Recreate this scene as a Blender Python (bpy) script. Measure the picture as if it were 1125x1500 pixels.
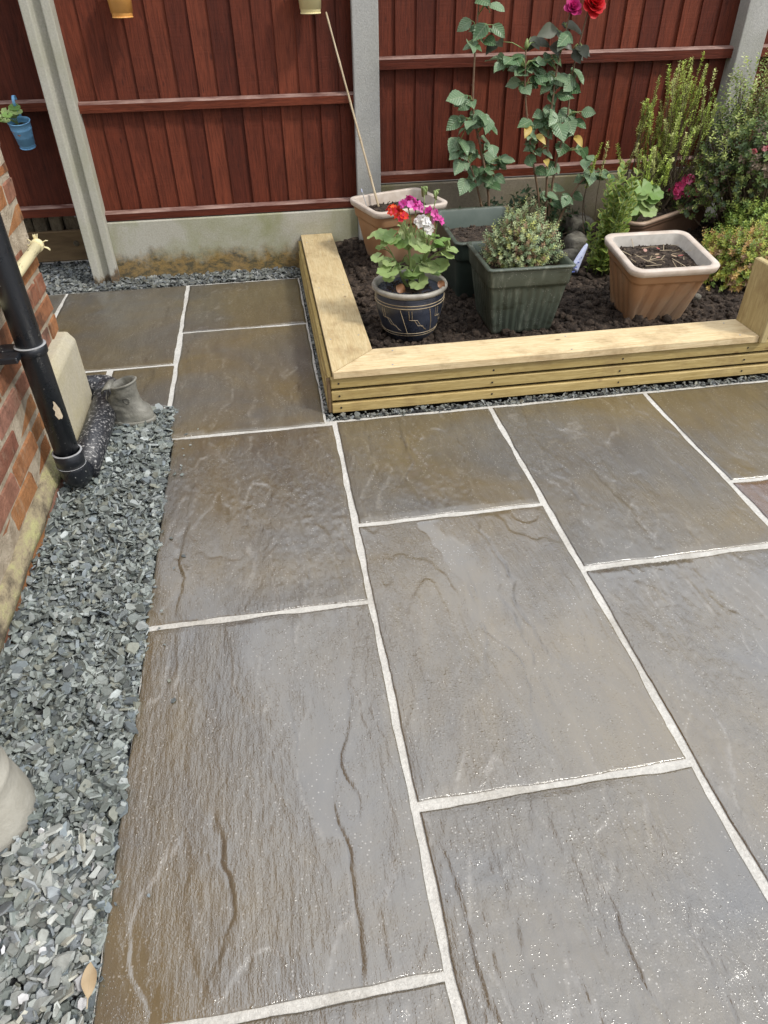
import bpy, math, random
import numpy as np
from mathutils import Matrix, Vector

for o in list(bpy.data.objects):
    bpy.data.objects.remove(o)
SC = bpy.context.scene
COL = SC.collection
RNG = np.random.default_rng(11)
random.seed(11)
R = math.radians

# ------------------------------------------------------------------ camera
cam_data = bpy.data.cameras.new('camera')
cam = bpy.data.objects.new('camera', cam_data)
COL.objects.link(cam)
cam_data.sensor_fit = 'VERTICAL'
cam_data.sensor_height = 36.0
cam_data.sensor_width = 27.0
cam_data.lens = 1017.886 / 1500 * 36.0
cam_data.clip_start = 0.02
cam_data.clip_end = 2000
_p, _y, _r = R(37.9055), R(8.6544), R(0.9901)
_f = Vector((math.sin(_y) * math.cos(_p), math.cos(_y) * math.cos(_p), -math.sin(_p)))
_rt = Vector((math.cos(_y), -math.sin(_y), 0))
_dn = _f.cross(_rt)
_r2 = math.cos(_r) * _rt + math.sin(_r) * _dn
_d2 = -math.sin(_r) * _rt + math.cos(_r) * _dn
_m = Matrix((( _r2.x, -_d2.x, -_f.x, 0), (_r2.y, -_d2.y, -_f.y, 0), (_r2.z, -_d2.z, -_f.z, 1.34), (0, 0, 0, 1)))
cam.matrix_world = _m
SC.camera = cam

# ------------------------------------------------------------------ light
SUN_EL, SUN_AZ = R(50), R(126)         # azimuth from +Y towards +X: hazy sun behind the camera, to the right
world = bpy.data.worlds.new('World')
SC.world = world
world.use_nodes = True
wn, wl = world.node_tree.nodes, world.node_tree.links
wn.clear()
wo = wn.new('ShaderNodeOutputWorld')
bg = wn.new('ShaderNodeBackground')
sky = wn.new('ShaderNodeTexSky')
sky.sky_type = 'NISHITA'
sky.sun_disc = False
sky.sun_elevation = SUN_EL
sky.sun_rotation = SUN_AZ
sky.air_density = 1.0
sky.dust_density = 4.0
sky.ozone_density = 1.0
hs = wn.new('ShaderNodeHueSaturation')          # thin bright cloud: the blue is washed out evenly
hs.inputs['Saturation'].default_value = 0.25
wl.new(sky.outputs[0], hs.inputs['Color'])
cl = wn.new('ShaderNodeMix'); cl.data_type = 'RGBA'   # even veil of high cloud over the whole sky
cl.inputs[0].default_value = 0.75
tcw = wn.new('ShaderNodeTexCoord'); sxyz = wn.new('ShaderNodeSeparateXYZ'); wl.new(tcw.outputs['Generated'], sxyz.inputs[0])
mr = wn.new('ShaderNodeMapRange')                      # standard overcast sky: three times brighter overhead than at the horizon
mr.inputs[1].default_value = 0.0; mr.inputs[2].default_value = 1.0; mr.inputs[3].default_value = 4.6; mr.inputs[4].default_value = 13.8
wl.new(sxyz.outputs[2], mr.inputs[0])
ccol = wn.new('ShaderNodeMix'); ccol.data_type = 'RGBA'; ccol.blend_type = 'MULTIPLY'; ccol.inputs[0].default_value = 1.0
ccol.inputs[6].default_value = (0.93, 0.98, 1.07, 1); wl.new(mr.outputs[0], ccol.inputs[7])
wl.new(ccol.outputs[2], cl.inputs[7])
wl.new(hs.outputs[0], cl.inputs[6])
wl.new(cl.outputs[2], bg.inputs[0])
bg.inputs[1].default_value = 0.12
wl.new(bg.outputs[0], wo.inputs[0])
sd = bpy.data.lights.new('sun', 'SUN')
sd.energy = 1.8
sd.angle = R(8)
sd.color = (1.0, 0.955, 0.88)
sun = bpy.data.objects.new('sun', sd)
COL.objects.link(sun)
_s = Vector((math.sin(SUN_AZ) * math.cos(SUN_EL), math.cos(SUN_AZ) * math.cos(SUN_EL), math.sin(SUN_EL)))
sun.rotation_euler = _s.to_track_quat('Z', 'Y').to_euler()
sun.location = _s * 20
SC.view_settings.view_transform = 'Standard'
SC.view_settings.look = 'None'
SC.view_settings.exposure = 0.46
SC.view_settings.gamma = 1.0
SC.view_settings.use_curve_mapping = False
SC.cycles.max_bounces = 8
SC.cycles.use_denoising = True

# ------------------------------------------------------------------ noise
def _hash(ix, iy, s):
    n = (ix.astype(np.int64) * 374761393 + iy.astype(np.int64) * 668265263 + s * 974711) & 0x7fffffff
    n = ((n ^ (n >> 13)) * 1274126177) & 0x7fffffff
    return ((n ^ (n >> 16)) & 0xffff) / 65535.0
def vnoise(x, y, s=0):
    x = np.asarray(x, float); y = np.asarray(y, float)
    ix, iy = np.floor(x), np.floor(y)
    fx, fy = x - ix, y - iy
    fx = fx * fx * (3 - 2 * fx); fy = fy * fy * (3 - 2 * fy)
    a = _hash(ix, iy, s); b = _hash(ix + 1, iy, s); c = _hash(ix, iy + 1, s); d = _hash(ix + 1, iy + 1, s)
    return (a * (1 - fx) + b * fx) * (1 - fy) + (c * (1 - fx) + d * fx) * fy
def fbm(x, y, s=0, o=4):
    t = 0; a = 0.5; n = 0
    for k in range(o):
        t = t + a * vnoise(x * 2 ** k + 17.3 * k, y * 2 ** k - 9.1 * k, s + k); n += a; a *= 0.5
    return t / n

# ------------------------------------------------------------------ objects
def link(name, data, parent=None):
    o = bpy.data.objects.new(name, data)
    COL.objects.link(o)
    if parent is not None:
        o.parent = parent
    return o
def tag(o, label=None, cat=None, group=None, kind=None):
    if label: o['label'] = label
    if cat: o['category'] = cat
    if group: o['group'] = group
    if kind: o['kind'] = kind
    return o
def thing(name, label, cat, loc=(0, 0, 0), rz=0.0, group=None):
    o = link(name, None)
    o.empty_display_size = 0.1
    o.location = loc
    o.rotation_euler = (0, 0, rz)
    return tag(o, label, cat, group)
def mesh(name, geo, mat=None, smooth=False, col=None, fattr=None):
    V, F = geo
    me = bpy.data.meshes.new(name)
    V = np.asarray(V, float).reshape(-1, 3)
    if isinstance(F, np.ndarray):
        nf, k = F.shape
        me.vertices.add(len(V)); me.vertices.foreach_set('co', V.ravel())
        me.loops.add(nf * k); me.loops.foreach_set('vertex_index', F.ravel().astype(np.int32))
        me.polygons.add(nf)
        me.polygons.foreach_set('loop_start', np.arange(0, nf * k, k, dtype=np.int32))
        me.polygons.foreach_set('loop_total', np.full(nf, k, dtype=np.int32))
        me.update(calc_edges=True)
        me.validate()
    else:
        me.from_pydata([tuple(v) for v in V], [], [list(map(int, f)) for f in F])
    if smooth:
        me.polygons.foreach_set('use_smooth', np.ones(len(me.polygons), bool))
    if col is not None:
        a = me.color_attributes.new('Col', 'FLOAT_COLOR', 'POINT')
        c = np.ones((len(V), 4)); c[:, :3] = np.asarray(col)
        a.data.foreach_set('color', c.ravel())
    if fattr is not None:
        for k, v in fattr.items():
            a = me.attributes.new(k, 'FLOAT', 'POINT'); a.data.foreach_set('value', np.asarray(v, np.float32))
    if mat is not None:
        me.materials.append(mat)
    me.update()
    return me
def part(par, name, geo, mat, smooth=False, local=False, label=None, col=None, fattr=None, kind=None):
    """a mesh under a thing; geometry in world axes unless local"""
    V, F = geo
    V = np.asarray(V, float).reshape(-1, 3)
    if not local and par is not None:
        base = np.array(par.location) + (np.array(par.parent.location) if par.parent else 0)
        V = V - base
    o = link(name, mesh(name, (V, F), mat, smooth, col, fattr), par)
    if label: o['label'] = label
    if kind: o['kind'] = kind
    return o
def merge(geos):
    Vs, Fs, n = [], [], 0
    for V, F in geos:
        V = np.asarray(V, float).reshape(-1, 3)
        Vs.append(V)
        Fs += [[i + n for i in f] for f in F]
        n += len(V)
    return np.concatenate(Vs), Fs
def xf(geo, M):
    V, F = geo
    V = np.asarray(V, float)
    A = np.array(M.to_3x3()); t = np.array(M.translation)
    return V @ A.T + t, F

# ------------------------------------------------------------------ shapes
def cbox(lo, hi, b=0.003, jit=0.0):
    lo = np.array(lo, float); hi = np.array(hi, float)
    V = []; idx = {}
    for sx in (0, 1):
        for sy in (0, 1):
            for sz in (0, 1):
                for ax in range(3):
                    p = np.array([(lo, hi)[sx][0], (lo, hi)[sy][1], (lo, hi)[sz][2]])
                    for a2, s in enumerate((sx, sy, sz)):
                        if a2 != ax:
                            p[a2] += b if s == 0 else -b
                    idx[(sx, sy, sz, ax)] = len(V)
                    V.append(p + (RNG.uniform(-jit, jit, 3) if jit else 0))
    F = []
    for ax in range(3):
        for s in (0, 1):
            q = []
            for (u, v) in ((0, 0), (1, 0), (1, 1), (0, 1)):
                c = [0, 0, 0]; c[ax] = s; c[(ax + 1) % 3] = u; c[(ax + 2) % 3] = v
                q.append(idx[(c[0], c[1], c[2], ax)])
            F.append(q if s else q[::-1])
    for ax in range(3):
        a1, a2 = (ax + 1) % 3, (ax + 2) % 3
        for s1 in (0, 1):
            for s2 in (0, 1):
                c0 = [0, 0, 0]; c0[a1] = s1; c0[a2] = s2; c1 = list(c0); c1[ax] = 1
                q = [idx[(*c0, a1)], idx[(*c1, a1)], idx[(*c1, a2)], idx[(*c0, a2)]]
                F.append(q if (s1 == s2) else q[::-1])
    for sx in (0, 1):
        for sy in (0, 1):
            for sz in (0, 1):
                q = [idx[(sx, sy, sz, a)] for a in range(3)]
                F.append(q if (sx + sy + sz) % 2 else q[::-1])
    return np.array(V), F
def prism(poly, z0, z1):
    n = len(poly)
    V = [(x, y, z0) for x, y in poly] + [(x, y, z1) for x, y in poly]
    F = [list(range(n))[::-1], list(range(n, 2 * n))] + [[i, (i + 1) % n, n + (i + 1) % n, n + i] for i in range(n)]
    return np.array(V, float), F
def frame_of(d):
    d = Vector(d).normalized()
    a = Vector((0, 0, 1)) if abs(d.z) < 0.9 else Vector((1, 0, 0))
    u = d.cross(a).normalized()
    return u, d.cross(u).normalized()
def tube(path, rad, n=10, caps=True):
    P = [Vector(p) for p in path]
    if not hasattr(rad, '__len__'):
        rad = [rad] * len(P)
    V, F = [], []
    u = None
    for i, p in enumerate(P):
        d = (P[min(i + 1, len(P) - 1)] - P[max(i - 1, 0)]).normalized()
        if u is None:
            u, v = frame_of(d)
        else:
            u = (u - d * u.dot(d)).normalized(); v = d.cross(u)
        for k in range(n):
            a = 2 * math.pi * k / n
            V.append(p + (u * math.cos(a) + v * math.sin(a)) * rad[i])
    for i in range(len(P) - 1):
        for k in range(n):
            F.append([i * n + k, i * n + (k + 1) % n, (i + 1) * n + (k + 1) % n, (i + 1) * n + k])
    if caps:
        F.append(list(range(n))[::-1]); F.append([(len(P) - 1) * n + k for k in range(n)])
    return np.array([tuple(v) for v in V]), F
def rings(rs, close_first=True, close_last=True):
    """loft through equal-length rings"""
    n = len(rs[0]); V = np.concatenate([np.asarray(r, float) for r in rs]); F = []
    for i in range(len(rs) - 1):
        for k in range(n):
            F.append([i * n + k, i * n + (k + 1) % n, (i + 1) * n + (k + 1) % n, (i + 1) * n + k])
    if close_first: F.append(list(range(n))[::-1])
    if close_last: F.append([(len(rs) - 1) * n + k for k in range(n)])
    return V, F
def lathe(prof, n=40, c=(0, 0)):
    return rings([[(c[0] + r * math.cos(2 * math.pi * k / n), c[1] + r * math.sin(2 * math.pi * k / n), z) for k in range(n)] for r, z in prof])
def rrect(hx, hy, r, per=14, cn=5):
    """rounded rectangle, counter-clockwise; same point count for any size"""
    P = []
    for (sx, sy, a0) in ((1, -1, -90), (1, 1, 0), (-1, 1, 90), (-1, -1, 180)):
        for k in range(cn + 1):
            a = R(a0 + 90 * k / cn)
            P.append((sx * (hx - r) + r * math.cos(a), sy * (hy - r) + r * math.sin(a)))
        nx = {(1, -1): (1, 1), (1, 1): (-1, 1), (-1, 1): (-1, -1), (-1, -1): (1, -1)}[(sx, sy)]
        a = R(a0 + 90)
        q0 = P[-1]; q1 = (nx[0] * (hx - r) + r * math.cos(a), nx[1] * (hy - r) + r * math.sin(a))
        for k in range(1, per):
            t = k / per
            P.append((q0[0] + (q1[0] - q0[0]) * t, q0[1] + (q1[1] - q0[1]) * t))
    return np.array(P)
def grid_geo(X, Y, Z):
    ny, nx = X.shape
    V = np.stack([X, Y, Z], -1).reshape(-1, 3)
    i = np.arange(nx * ny).reshape(ny, nx)
    F = np.stack([i[:-1, :-1], i[:-1, 1:], i[1:, 1:], i[1:, :-1]], -1).reshape(-1, 4)
    return V, F
def ico(r=1.0):
    t = (1 + 5 ** .5) / 2
    v = np.array([(-1, t, 0), (1, t, 0), (-1, -t, 0), (1, -t, 0), (0, -1, t), (0, 1, t), (0, -1, -t), (0, 1, -t), (t, 0, -1), (t, 0, 1), (-t, 0, -1), (-t, 0, 1)])
    v = v / np.linalg.norm(v[0]) * r
    f = [(0, 11, 5), (0, 5, 1), (0, 1, 7), (0, 7, 10), (0, 10, 11), (1, 5, 9), (5, 11, 4), (11, 10, 2), (10, 7, 6), (7, 1, 8), (3, 9, 4), (3, 4, 2), (3, 2, 6), (3, 6, 8), (3, 8, 9), (4, 9, 5), (2, 4, 11), (6, 2, 10), (8, 6, 7), (9, 8, 1)]
    return v, np.array(f)
def scatter(tmplV, tmplF, mats, cols=None):
    """many copies of one small shape in one mesh: mats (n,3,4)"""
    tmplV = np.asarray(tmplV, float)
    V = np.einsum('nij,vj->nvi', mats[:, :, :3], tmplV) + mats[:, None, :, 3]
    n, k = len(mats), len(tmplV)
    F = (np.asarray(tmplF)[None] + (np.arange(n) * k)[:, None, None]).reshape(-1, np.asarray(tmplF).shape[1])
    C = None if cols is None else np.repeat(cols, k, axis=0)
    return (V.reshape(-1, 3), F), C
def basis(nrm, d):
    """columns: x along d, z along nrm"""
    d = Vector(d).normalized(); z = Vector(nrm)
    z = (z - d * z.dot(d))
    if z.length < 1e-4:
        z = frame_of(d)[0]
    z.normalize(); y = z.cross(d)
    return Matrix(((d.x, y.x, z.x), (d.y, y.y, z.y), (d.z, y.z, z.z)))

# ------------------------------------------------------------------ materials
class NT:
    def __init__(s, name):
        s.m = bpy.data.materials.new(name); s.m.use_nodes = True
        s.n, s.l = s.m.node_tree.nodes, s.m.node_tree.links
        s.b = s.n['Principled BSDF']; s.out = s.n['Material Output']
    def new(s, t, **kw):
        x = s.n.new('ShaderNode' + t)
        for k, v in kw.items(): setattr(x, k, v)
        return x
    def coord(s, kind='Object', scale=(1, 1, 1), rot=(0, 0, 0)):
        if kind == 'World':
            g = s.new('NewGeometry'); o = g.outputs['Position']
        else:
            o = s.new('TexCoord').outputs[kind]
        mp = s.new('Mapping'); mp.inputs['Scale'].default_value = scale; mp.inputs['Rotation'].default_value = rot
        s.l.new(o, mp.inputs[0]); return mp.outputs[0]
    def noise(s, co, scale, detail=4, rough=0.55, dist=0.0):
        x = s.new('TexNoise'); x.inputs['Scale'].default_value = scale; x.inputs['Detail'].default_value = detail
        x.inputs['Roughness'].default_value = rough; x.inputs['Distortion'].default_value = dist
        s.l.new(co, x.inputs['Vector']); return x.outputs['Fac']
    def vor(s, co, scale, feat='F1'):
        x = s.new('TexVoronoi'); x.feature = feat; x.inputs['Scale'].default_value = scale
        s.l.new(co, x.inputs['Vector']); return x.outputs['Distance']
    def ramp(s, fac, stops):
        x = s.new('ValToRGB'); e = x.color_ramp.elements
        while len(e) < len(stops): e.new(0.5)
        for k, (p, c) in enumerate(stops):
            e[k].position = p; e[k].color = (*c, 1) if hasattr(c, '__len__') else (c, c, c, 1)
        s.l.new(fac, x.inputs[0]); return x.outputs[0]
    def mix(s, fac, a, b, mode='MIX'):
        x = s.new('Mix', data_type='RGBA', blend_type=mode)
        for i, v in ((0, fac), (6, a), (7, b)):
            if hasattr(v, 'is_linked'): s.l.new(v, x.inputs[i])
            elif hasattr(v, '__len__'): x.inputs[i].default_value = (*v[:3], 1)
            else: x.inputs[i].default_value = v
        return x.outputs[2]
    def math(s, op, a, b=0.0):
        x = s.new('Math', operation=op)
        for i, v in ((0, a), (1, b)):
            if hasattr(v, 'is_linked'): s.l.new(v, x.inputs[i])
            else: x.inputs[i].default_value = v
        return x.outputs[0]
    def attr(s, name, out='Color'):
        x = s.new('Attribute'); x.attribute_name = name; return x.outputs[out]
    def rand(s):
        return s.new('ObjectInfo').outputs['Random']
    def bump(s, h, strength=0.3, dist=0.01, prev=None):
        x = s.new('Bump'); x.inputs['Strength'].default_value = strength if not hasattr(strength, 'is_linked') else 1
        if hasattr(strength, 'is_linked'): s.l.new(strength, x.inputs['Strength'])
        x.inputs['Distance'].default_value = dist
        s.l.new(h, x.inputs['Height'])
        if prev is not None: s.l.new(prev, x.inputs['Normal'])
        return x.outputs[0]
    def set(s, col=None, rough=None, normal=None, spec=None, **kw):
        for k, v in (('Base Color', col), ('Roughness', rough), ('Normal', normal), ('Specular IOR Level', spec)):
            if v is None: continue
            if hasattr(v, 'is_linked'): s.l.new(v, s.b.inputs[k])
            elif hasattr(v, '__len__'): s.b.inputs[k].default_value = (*v[:3], 1)
            else: s.b.inputs[k].default_value = v
        for k, v in kw.items(): s.b.inputs[k.replace('_', ' ')].default_value = v
        return s.m
M = {}
def simple(name, c1, c2, scale, rough=0.7, bump=0.3, bdist=0.004, bscale=None, detail=5, kind='Object', spec=0.5, sc=(1, 1, 1)):
    t = NT(name); co = t.coord(kind, sc)
    n = t.noise(co, scale, detail)
    c = t.mix(t.ramp(n, ((0.3, 0.0), (0.7, 1.0))), c1, c2)
    h = t.noise(co, bscale or scale * 4, 4, 0.65)
    M[name] = t.set(c, rough, t.bump(h, bump, bdist), spec)
    return M[name]
def leafy(name, ribs=False, rough=0.45, transl=0.3, use_attr=True, c1=None, c2=None, spec=0.4):
    """leaf: base colour from the leaf itself (vertex colour or per-object variety), some light passes through"""
    t = NT(name)
    if use_attr: c = t.attr('Col')
    else: c = t.mix(t.rand(), c1, c2)
    n = t.noise(t.coord('Object'), 60, 3)
    c = t.mix(0.35, c, t.mix(n, (0.6, 0.6, 0.6), (1.3, 1.3, 1.2)), 'MULTIPLY')
    nrm = None
    if ribs:
        sx = t.new('SeparateXYZ'); t.l.new(t.new('TexCoord').outputs['Object'], sx.inputs[0])
        ay = t.math('ABSOLUTE', sx.outputs[1])
        c = t.mix(t.math('MULTIPLY', t.ramp(ay, ((0.008, 1.0), (0.03, 0.0))), 0.5), c, (0.34, 0.40, 0.24))
        v = t.math('SINE', t.math('SUBTRACT', t.math('MULTIPLY', sx.outputs[0], 44.0), t.math('MULTIPLY', ay, 40.0)))
        c = t.mix(t.math('MULTIPLY', t.ramp(v, ((0.80, 0.0), (1.0, 1.0))), 0.22), c, (0.32, 0.38, 0.24))
        nrm = t.bump(v, 0.25, 0.02)
    t.set(c, rough, nrm, spec)
    tr = t.new('BsdfTranslucent'); t.l.new(c, tr.inputs[0])
    ms = t.new('MixShader'); ms.inputs[0].default_value = transl
    t.l.new(t.b.outputs[0], ms.inputs[1]); t.l.new(tr.outputs[0], ms.inputs[2]); t.l.new(ms.outputs[0], t.out.inputs[0])
    M[name] = t.m; return t.m

def build_materials():
    # wet riven sandstone
    t = NT('wet_sandstone'); w = t.coord('World'); ws = t.coord('World', (1, .22, 1))
    tone = t.rand()
    big = t.noise(w, 1.6, 5, 0.6, 0.6)
    c = t.mix(t.ramp(big, ((0.38, 0.0), (0.62, 1.0))), (0.126, 0.098, 0.052), (0.098, 0.091, 0.078))
    strk = t.noise(ws, 26, 5, 0.6)
    c = t.mix(0.55, c, t.ramp(strk, ((0.25, (0.70, 0.68, 0.66)), (0.75, (1.25, 1.25, 1.22)))), 'MULTIPLY')
    c = t.mix(0.5, c, t.mix(tone, (0.82, 0.80, 0.78), (1.2, 1.17, 1.12)), 'MULTIPLY')
    rd = t.attr('red', 'Fac')
    c = t.mix(rd, c, (0.115, 0.062, 0.045))
    wet = t.attr('wet', 'Fac')
    # dried mineral bloom and scuffs on the drier far slabs
    bloom = t.math('MULTIPLY', t.ramp(t.noise(w, 5, 4, 0.6), ((0.50, 0.0), (0.68, 1.0))), t.ramp(t.noise(t.coord('World', (1, 2.2, 1), (0, 0, 0.5)), 75, 4, 0.7), ((0.56, 0.0), (0.68, 1.0))))
    bloom = t.math('MULTIPLY', bloom, t.attr('dry', 'Fac'))
    c = t.mix(t.math('MULTIPLY', bloom, 0.55), c, (0.52, 0.49, 0.43))
    # pale sand residue and painted water glints: specks everywhere, lines along the split edges
    sp = t.math('MULTIPLY', t.ramp(t.vor(w, 100), ((0.13, 1.0), (0.22, 0.0))), t.ramp(t.noise(t.coord('World', (1, .5, 1)), 17, 4, 0.7), ((0.44, 0.0), (0.60, 1.0))))
    c = t.mix(t.math('MULTIPLY', sp, 0.55), c, (0.46, 0.43, 0.38))
    lip = t.math('MULTIPLY', t.attr('lip', 'Fac'), t.ramp(t.noise(w, 26, 4, 0.7), ((0.40, 0.0), (0.58, 1.0))))
    c = t.mix(t.math('MULTIPLY', lip, 0.20), c, (0.45, 0.42, 0.37))
    c = t.mix(t.math('MULTIPLY', t.attr('crack', 'Fac'), 0.6), c, (0.045, 0.034, 0.02))
    fine = t.noise(w, 260, 3, 0.6)
    drops = t.ramp(t.vor(w, 120), ((0.12, 1.0), (0.34, 0.0)))
    dm = t.math('MULTIPLY', drops, t.ramp(t.noise(w, 9, 3), ((0.42, 0.0), (0.62, 1.0))))
    grain = t.noise(ws, 90, 4, 0.65)
    h = t.math('ADD', t.math('MULTIPLY', grain, 1.0), t.math('ADD', t.math('MULTIPLY', fine, 0.35), t.math('MULTIPLY', dm, 0.20)))
    inv = t.math('SUBTRACT', 1.0, wet)
    film = t.ramp(t.noise(t.coord('World', (1, .55, 1)), 3.1, 5, 0.6, 0.4), ((0.40, 1.0), (0.60, 0.16)))   # where the film of water is thicker the grain drowns
    st = t.math('ADD', t.math('MULTIPLY', t.math('MULTIPLY', inv, film), 0.85), 0.04)
    nrm = t.bump(h, st, 0.004)
    spk = t.math('MULTIPLY', t.ramp(t.vor(w, 210), ((0.08, 1.0), (0.30, 0.0))), t.ramp(t.noise(w, 23, 4, 0.7), ((0.46, 0.0), (0.62, 1.0))))
    nrm = t.bump(t.math('MULTIPLY', spk, inv), 0.35, 0.003, nrm)
    rr = t.ramp(t.noise(w, 4.5, 4, 0.6), ((0.35, 0.20), (0.70, 0.36)))
    rough = t.mix(wet, rr, (0.07, 0.07, 0.07))
    rough = t.mix(t.attr('dry', 'Fac'), rough, t.mix(0.6, rough, (0.5, 0.5, 0.5)))
    M['slab'] = t.set(c, rough, nrm, 0.4, Coat_Weight=1.0, Coat_Roughness=0.07, Coat_IOR=2.1)
    cr = t.mix(wet, t.ramp(t.noise(w, 6, 4, 0.6), ((0.35, 0.05), (0.68, 0.16))), (0.03, 0.03, 0.03))
    cr = t.mix(t.attr('dry', 'Fac'), cr, (0.15, 0.15, 0.15)); t.l.new(cr, t.b.inputs['Coat Roughness'])
    t.l.new(t.math('SUBTRACT', 1.0, t.math('MULTIPLY', t.attr('dry', 'Fac'), 0.75)), t.b.inputs['Coat Weight'])
    t.l.new(nrm, t.b.inputs['Coat Normal'])
    # mortar
    t = NT('pale_mortar'); w = t.coord('World')
    c = t.mix(t.noise(w, 14, 5), (0.42, 0.405, 0.365), (0.66, 0.64, 0.59))
    c = t.mix(t.math('MULTIPLY', t.ramp(t.noise(w, 4.2, 6, 0.7), ((0.50, 0.0), (0.66, 1.0))), 0.45), c, (0.30, 0.27, 0.22))
    c = t.mix(0.5, c, t.ramp(t.noise(w, 160, 3, 0.7), ((0.3, 0.6), (0.7, 1.25))), 'MULTIPLY')
    M['mortar'] = t.set(c, 0.8, t.bump(t.noise(w, 140, 5, 0.7), 0.6, 0.006), 0.3)
    simple('earth', (0.05, 0.042, 0.03), (0.10, 0.085, 0.06), 3, 0.9, 0.6, 0.02, kind='World')
    simple('dark_grit', (0.045, 0.048, 0.05), (0.10, 0.10, 0.10), 30, 0.8, 0.8, 0.01, 160, kind='World')
    # slate
    t = NT('slate'); w = t.coord('World')
    c = t.mix(0.6, t.attr('Col'), t.ramp(t.noise(w, 45, 4, 0.6), ((0.25, 0.55), (0.75, 1.35))), 'MULTIPLY')
    M['slate'] = t.set(c, 0.5, t.bump(t.noise(t.coord('World', (1, 1, 3)), 130, 4, 0.6), 0.35, 0.004), 0.5)
    # soil
    t = NT('soil'); w = t.coord('World')
    c = t.ramp(t.noise(w, 38, 6, 0.7), ((0.3, (0.016, 0.011, 0.008)), (0.5, (0.058, 0.040, 0.028)), (0.66, (0.155, 0.112, 0.080))))
    M['soil'] = t.set(c, 0.85, t.bump(t.noise(w, 110, 6, 0.75), 1.0, 0.02), 0.35)
    # brick: each its own fired colour, smears of mortar and soot
    t = NT('brick'); o = t.coord('Object'); w = t.coord('World')
    c = t.ramp(t.rand(), ((0.0, (0.36, 0.145, 0.055)), (0.3, (0.42, 0.195, 0.080)), (0.55, (0.33, 0.135, 0.075)), (0.8, (0.37, 0.20, 0.145)), (1.0, (0.27, 0.105, 0.065))))
    c = t.mix(0.7, c, t.ramp(t.noise(w, 22, 6, 0.65), ((0.25, (0.45, 0.42, 0.40)), (0.6, (1.1, 1.1, 1.1)), (0.85, (1.5, 1.45, 1.35)))), 'MULTIPLY')
    c = t.mix(t.math('MULTIPLY', t.ramp(t.noise(w, 7, 5, 0.6), ((0.54, 0.0), (0.66, 1.0))), 0.7), c, (0.07, 0.04, 0.03))
    c = t.mix(t.math('MULTIPLY', t.ramp(t.noise(t.coord('World', (1, 1.5, .6)), 16, 6, 0.7), ((0.55, 0.0), (0.72, 1.0))), 0.5), c, (0.46, 0.35, 0.24))
    M['brick'] = t.set(c, 0.8, t.bump(t.noise(w, 80, 6, 0.75), 1.0, 0.010), 0.25)
    simple('wall_mortar', (0.30, 0.24, 0.17), (0.54, 0.46, 0.35), 22, 0.9, 0.9, 0.01, 120, kind='World', spec=0.2)
    # mossy cement fillet
    t = NT('mossy_cement'); w = t.coord('World')
    c = t.ramp(t.noise(t.coord('World', (1, .6, 1)), 16, 6, 0.7), ((0.3, (0.10, 0.08, 0.06)), (0.48, (0.36, 0.30, 0.19)), (0.62, (0.44, 0.42, 0.20)), (0.8, (0.5, 0.46, 0.36))))
    M['mossy_cement'] = t.set(c, 0.9, t.bump(t.noise(w, 70, 6, 0.7), 0.9, 0.012), 0.2)
    # cast concrete, algae in bands that grew near the ground
    def concrete(name, a, b, algae, dirt, dirt_h, amount=1.0):
        t = NT(name); w = t.coord('World')
        c = t.mix(t.noise(w, 5, 6, 0.6), a, b)
        c = t.mix(0.6, c, t.ramp(t.noise(w, 120, 3, 0.7), ((0.3, 0.72), (0.7, 1.2))), 'MULTIPLY')
        c = t.mix(t.math('MULTIPLY', t.ramp(t.noise(w, 2.7, 5, 0.6, 0.5), ((0.42, 0.0), (0.66, 1.0))), 0.75 * amount), c, algae)
        sp = t.new('SeparateXYZ'); t.l.new(t.new('NewGeometry').outputs['Position'], sp.inputs[0])
        zz = t.math('ADD', sp.outputs[2], t.math('MULTIPLY', t.math('SUBTRACT', t.noise(t.coord('World', (1, 1, .5)), 9, 5, 0.65), 0.5), -0.30))
        k = t.ramp(t.math('DIVIDE', zz, dirt_h * 2), ((0.30, 1.0), (0.62, 0.0)))
        dc = t.mix(t.ramp(t.noise(t.coord('World', (1, 1, 1.6), (0, .5, 0)), 30, 6, 0.75), ((0.42, 0.0), (0.60, 1.0))), dirt, (dirt[0] * .16, dirt[1] * .2, dirt[2] * .25))
        c = t.mix(t.math('MULTIPLY', k, 0.85), c, dc)
        M[name] = t.set(c, 0.85, t.bump(t.noise(w, 170, 5, 0.7), 0.5, 0.005), 0.25)
    concrete('gravel_board', (0.36, 0.34, 0.27), (0.47, 0.46, 0.40), (0.24, 0.25, 0.11), (0.26, 0.155, 0.035), 0.125)
    concrete('post_concrete', (0.40, 0.38, 0.31), (0.50, 0.49, 0.44), (0.33, 0.33, 0.22), (0.16, 0.085, 0.03), 0.045, 0.8)
    concrete('post_grey', (0.33, 0.33, 0.31), (0.44, 0.44, 0.42), (0.30, 0.30, 0.25), (0.2, 0.15, 0.08), 0.03, 0.5)
    concrete('post_lichen', (0.30, 0.29, 0.26), (0.50, 0.49, 0.46), (0.26, 0.26, 0.20), (0.2, 0.15, 0.08), 0.03, 0.8)
    concrete('board_mossy', (0.20, 0.17, 0.12), (0.27, 0.23, 0.17), (0.16, 0.15, 0.06), (0.10, 0.06, 0.02), 0.20)
    concrete('block_concrete', (0.42, 0.38, 0.29), (0.52, 0.48, 0.38), (0.44, 0.38, 0.19), (0.42, 0.36, 0.15), 0.05, 0.7)
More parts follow.
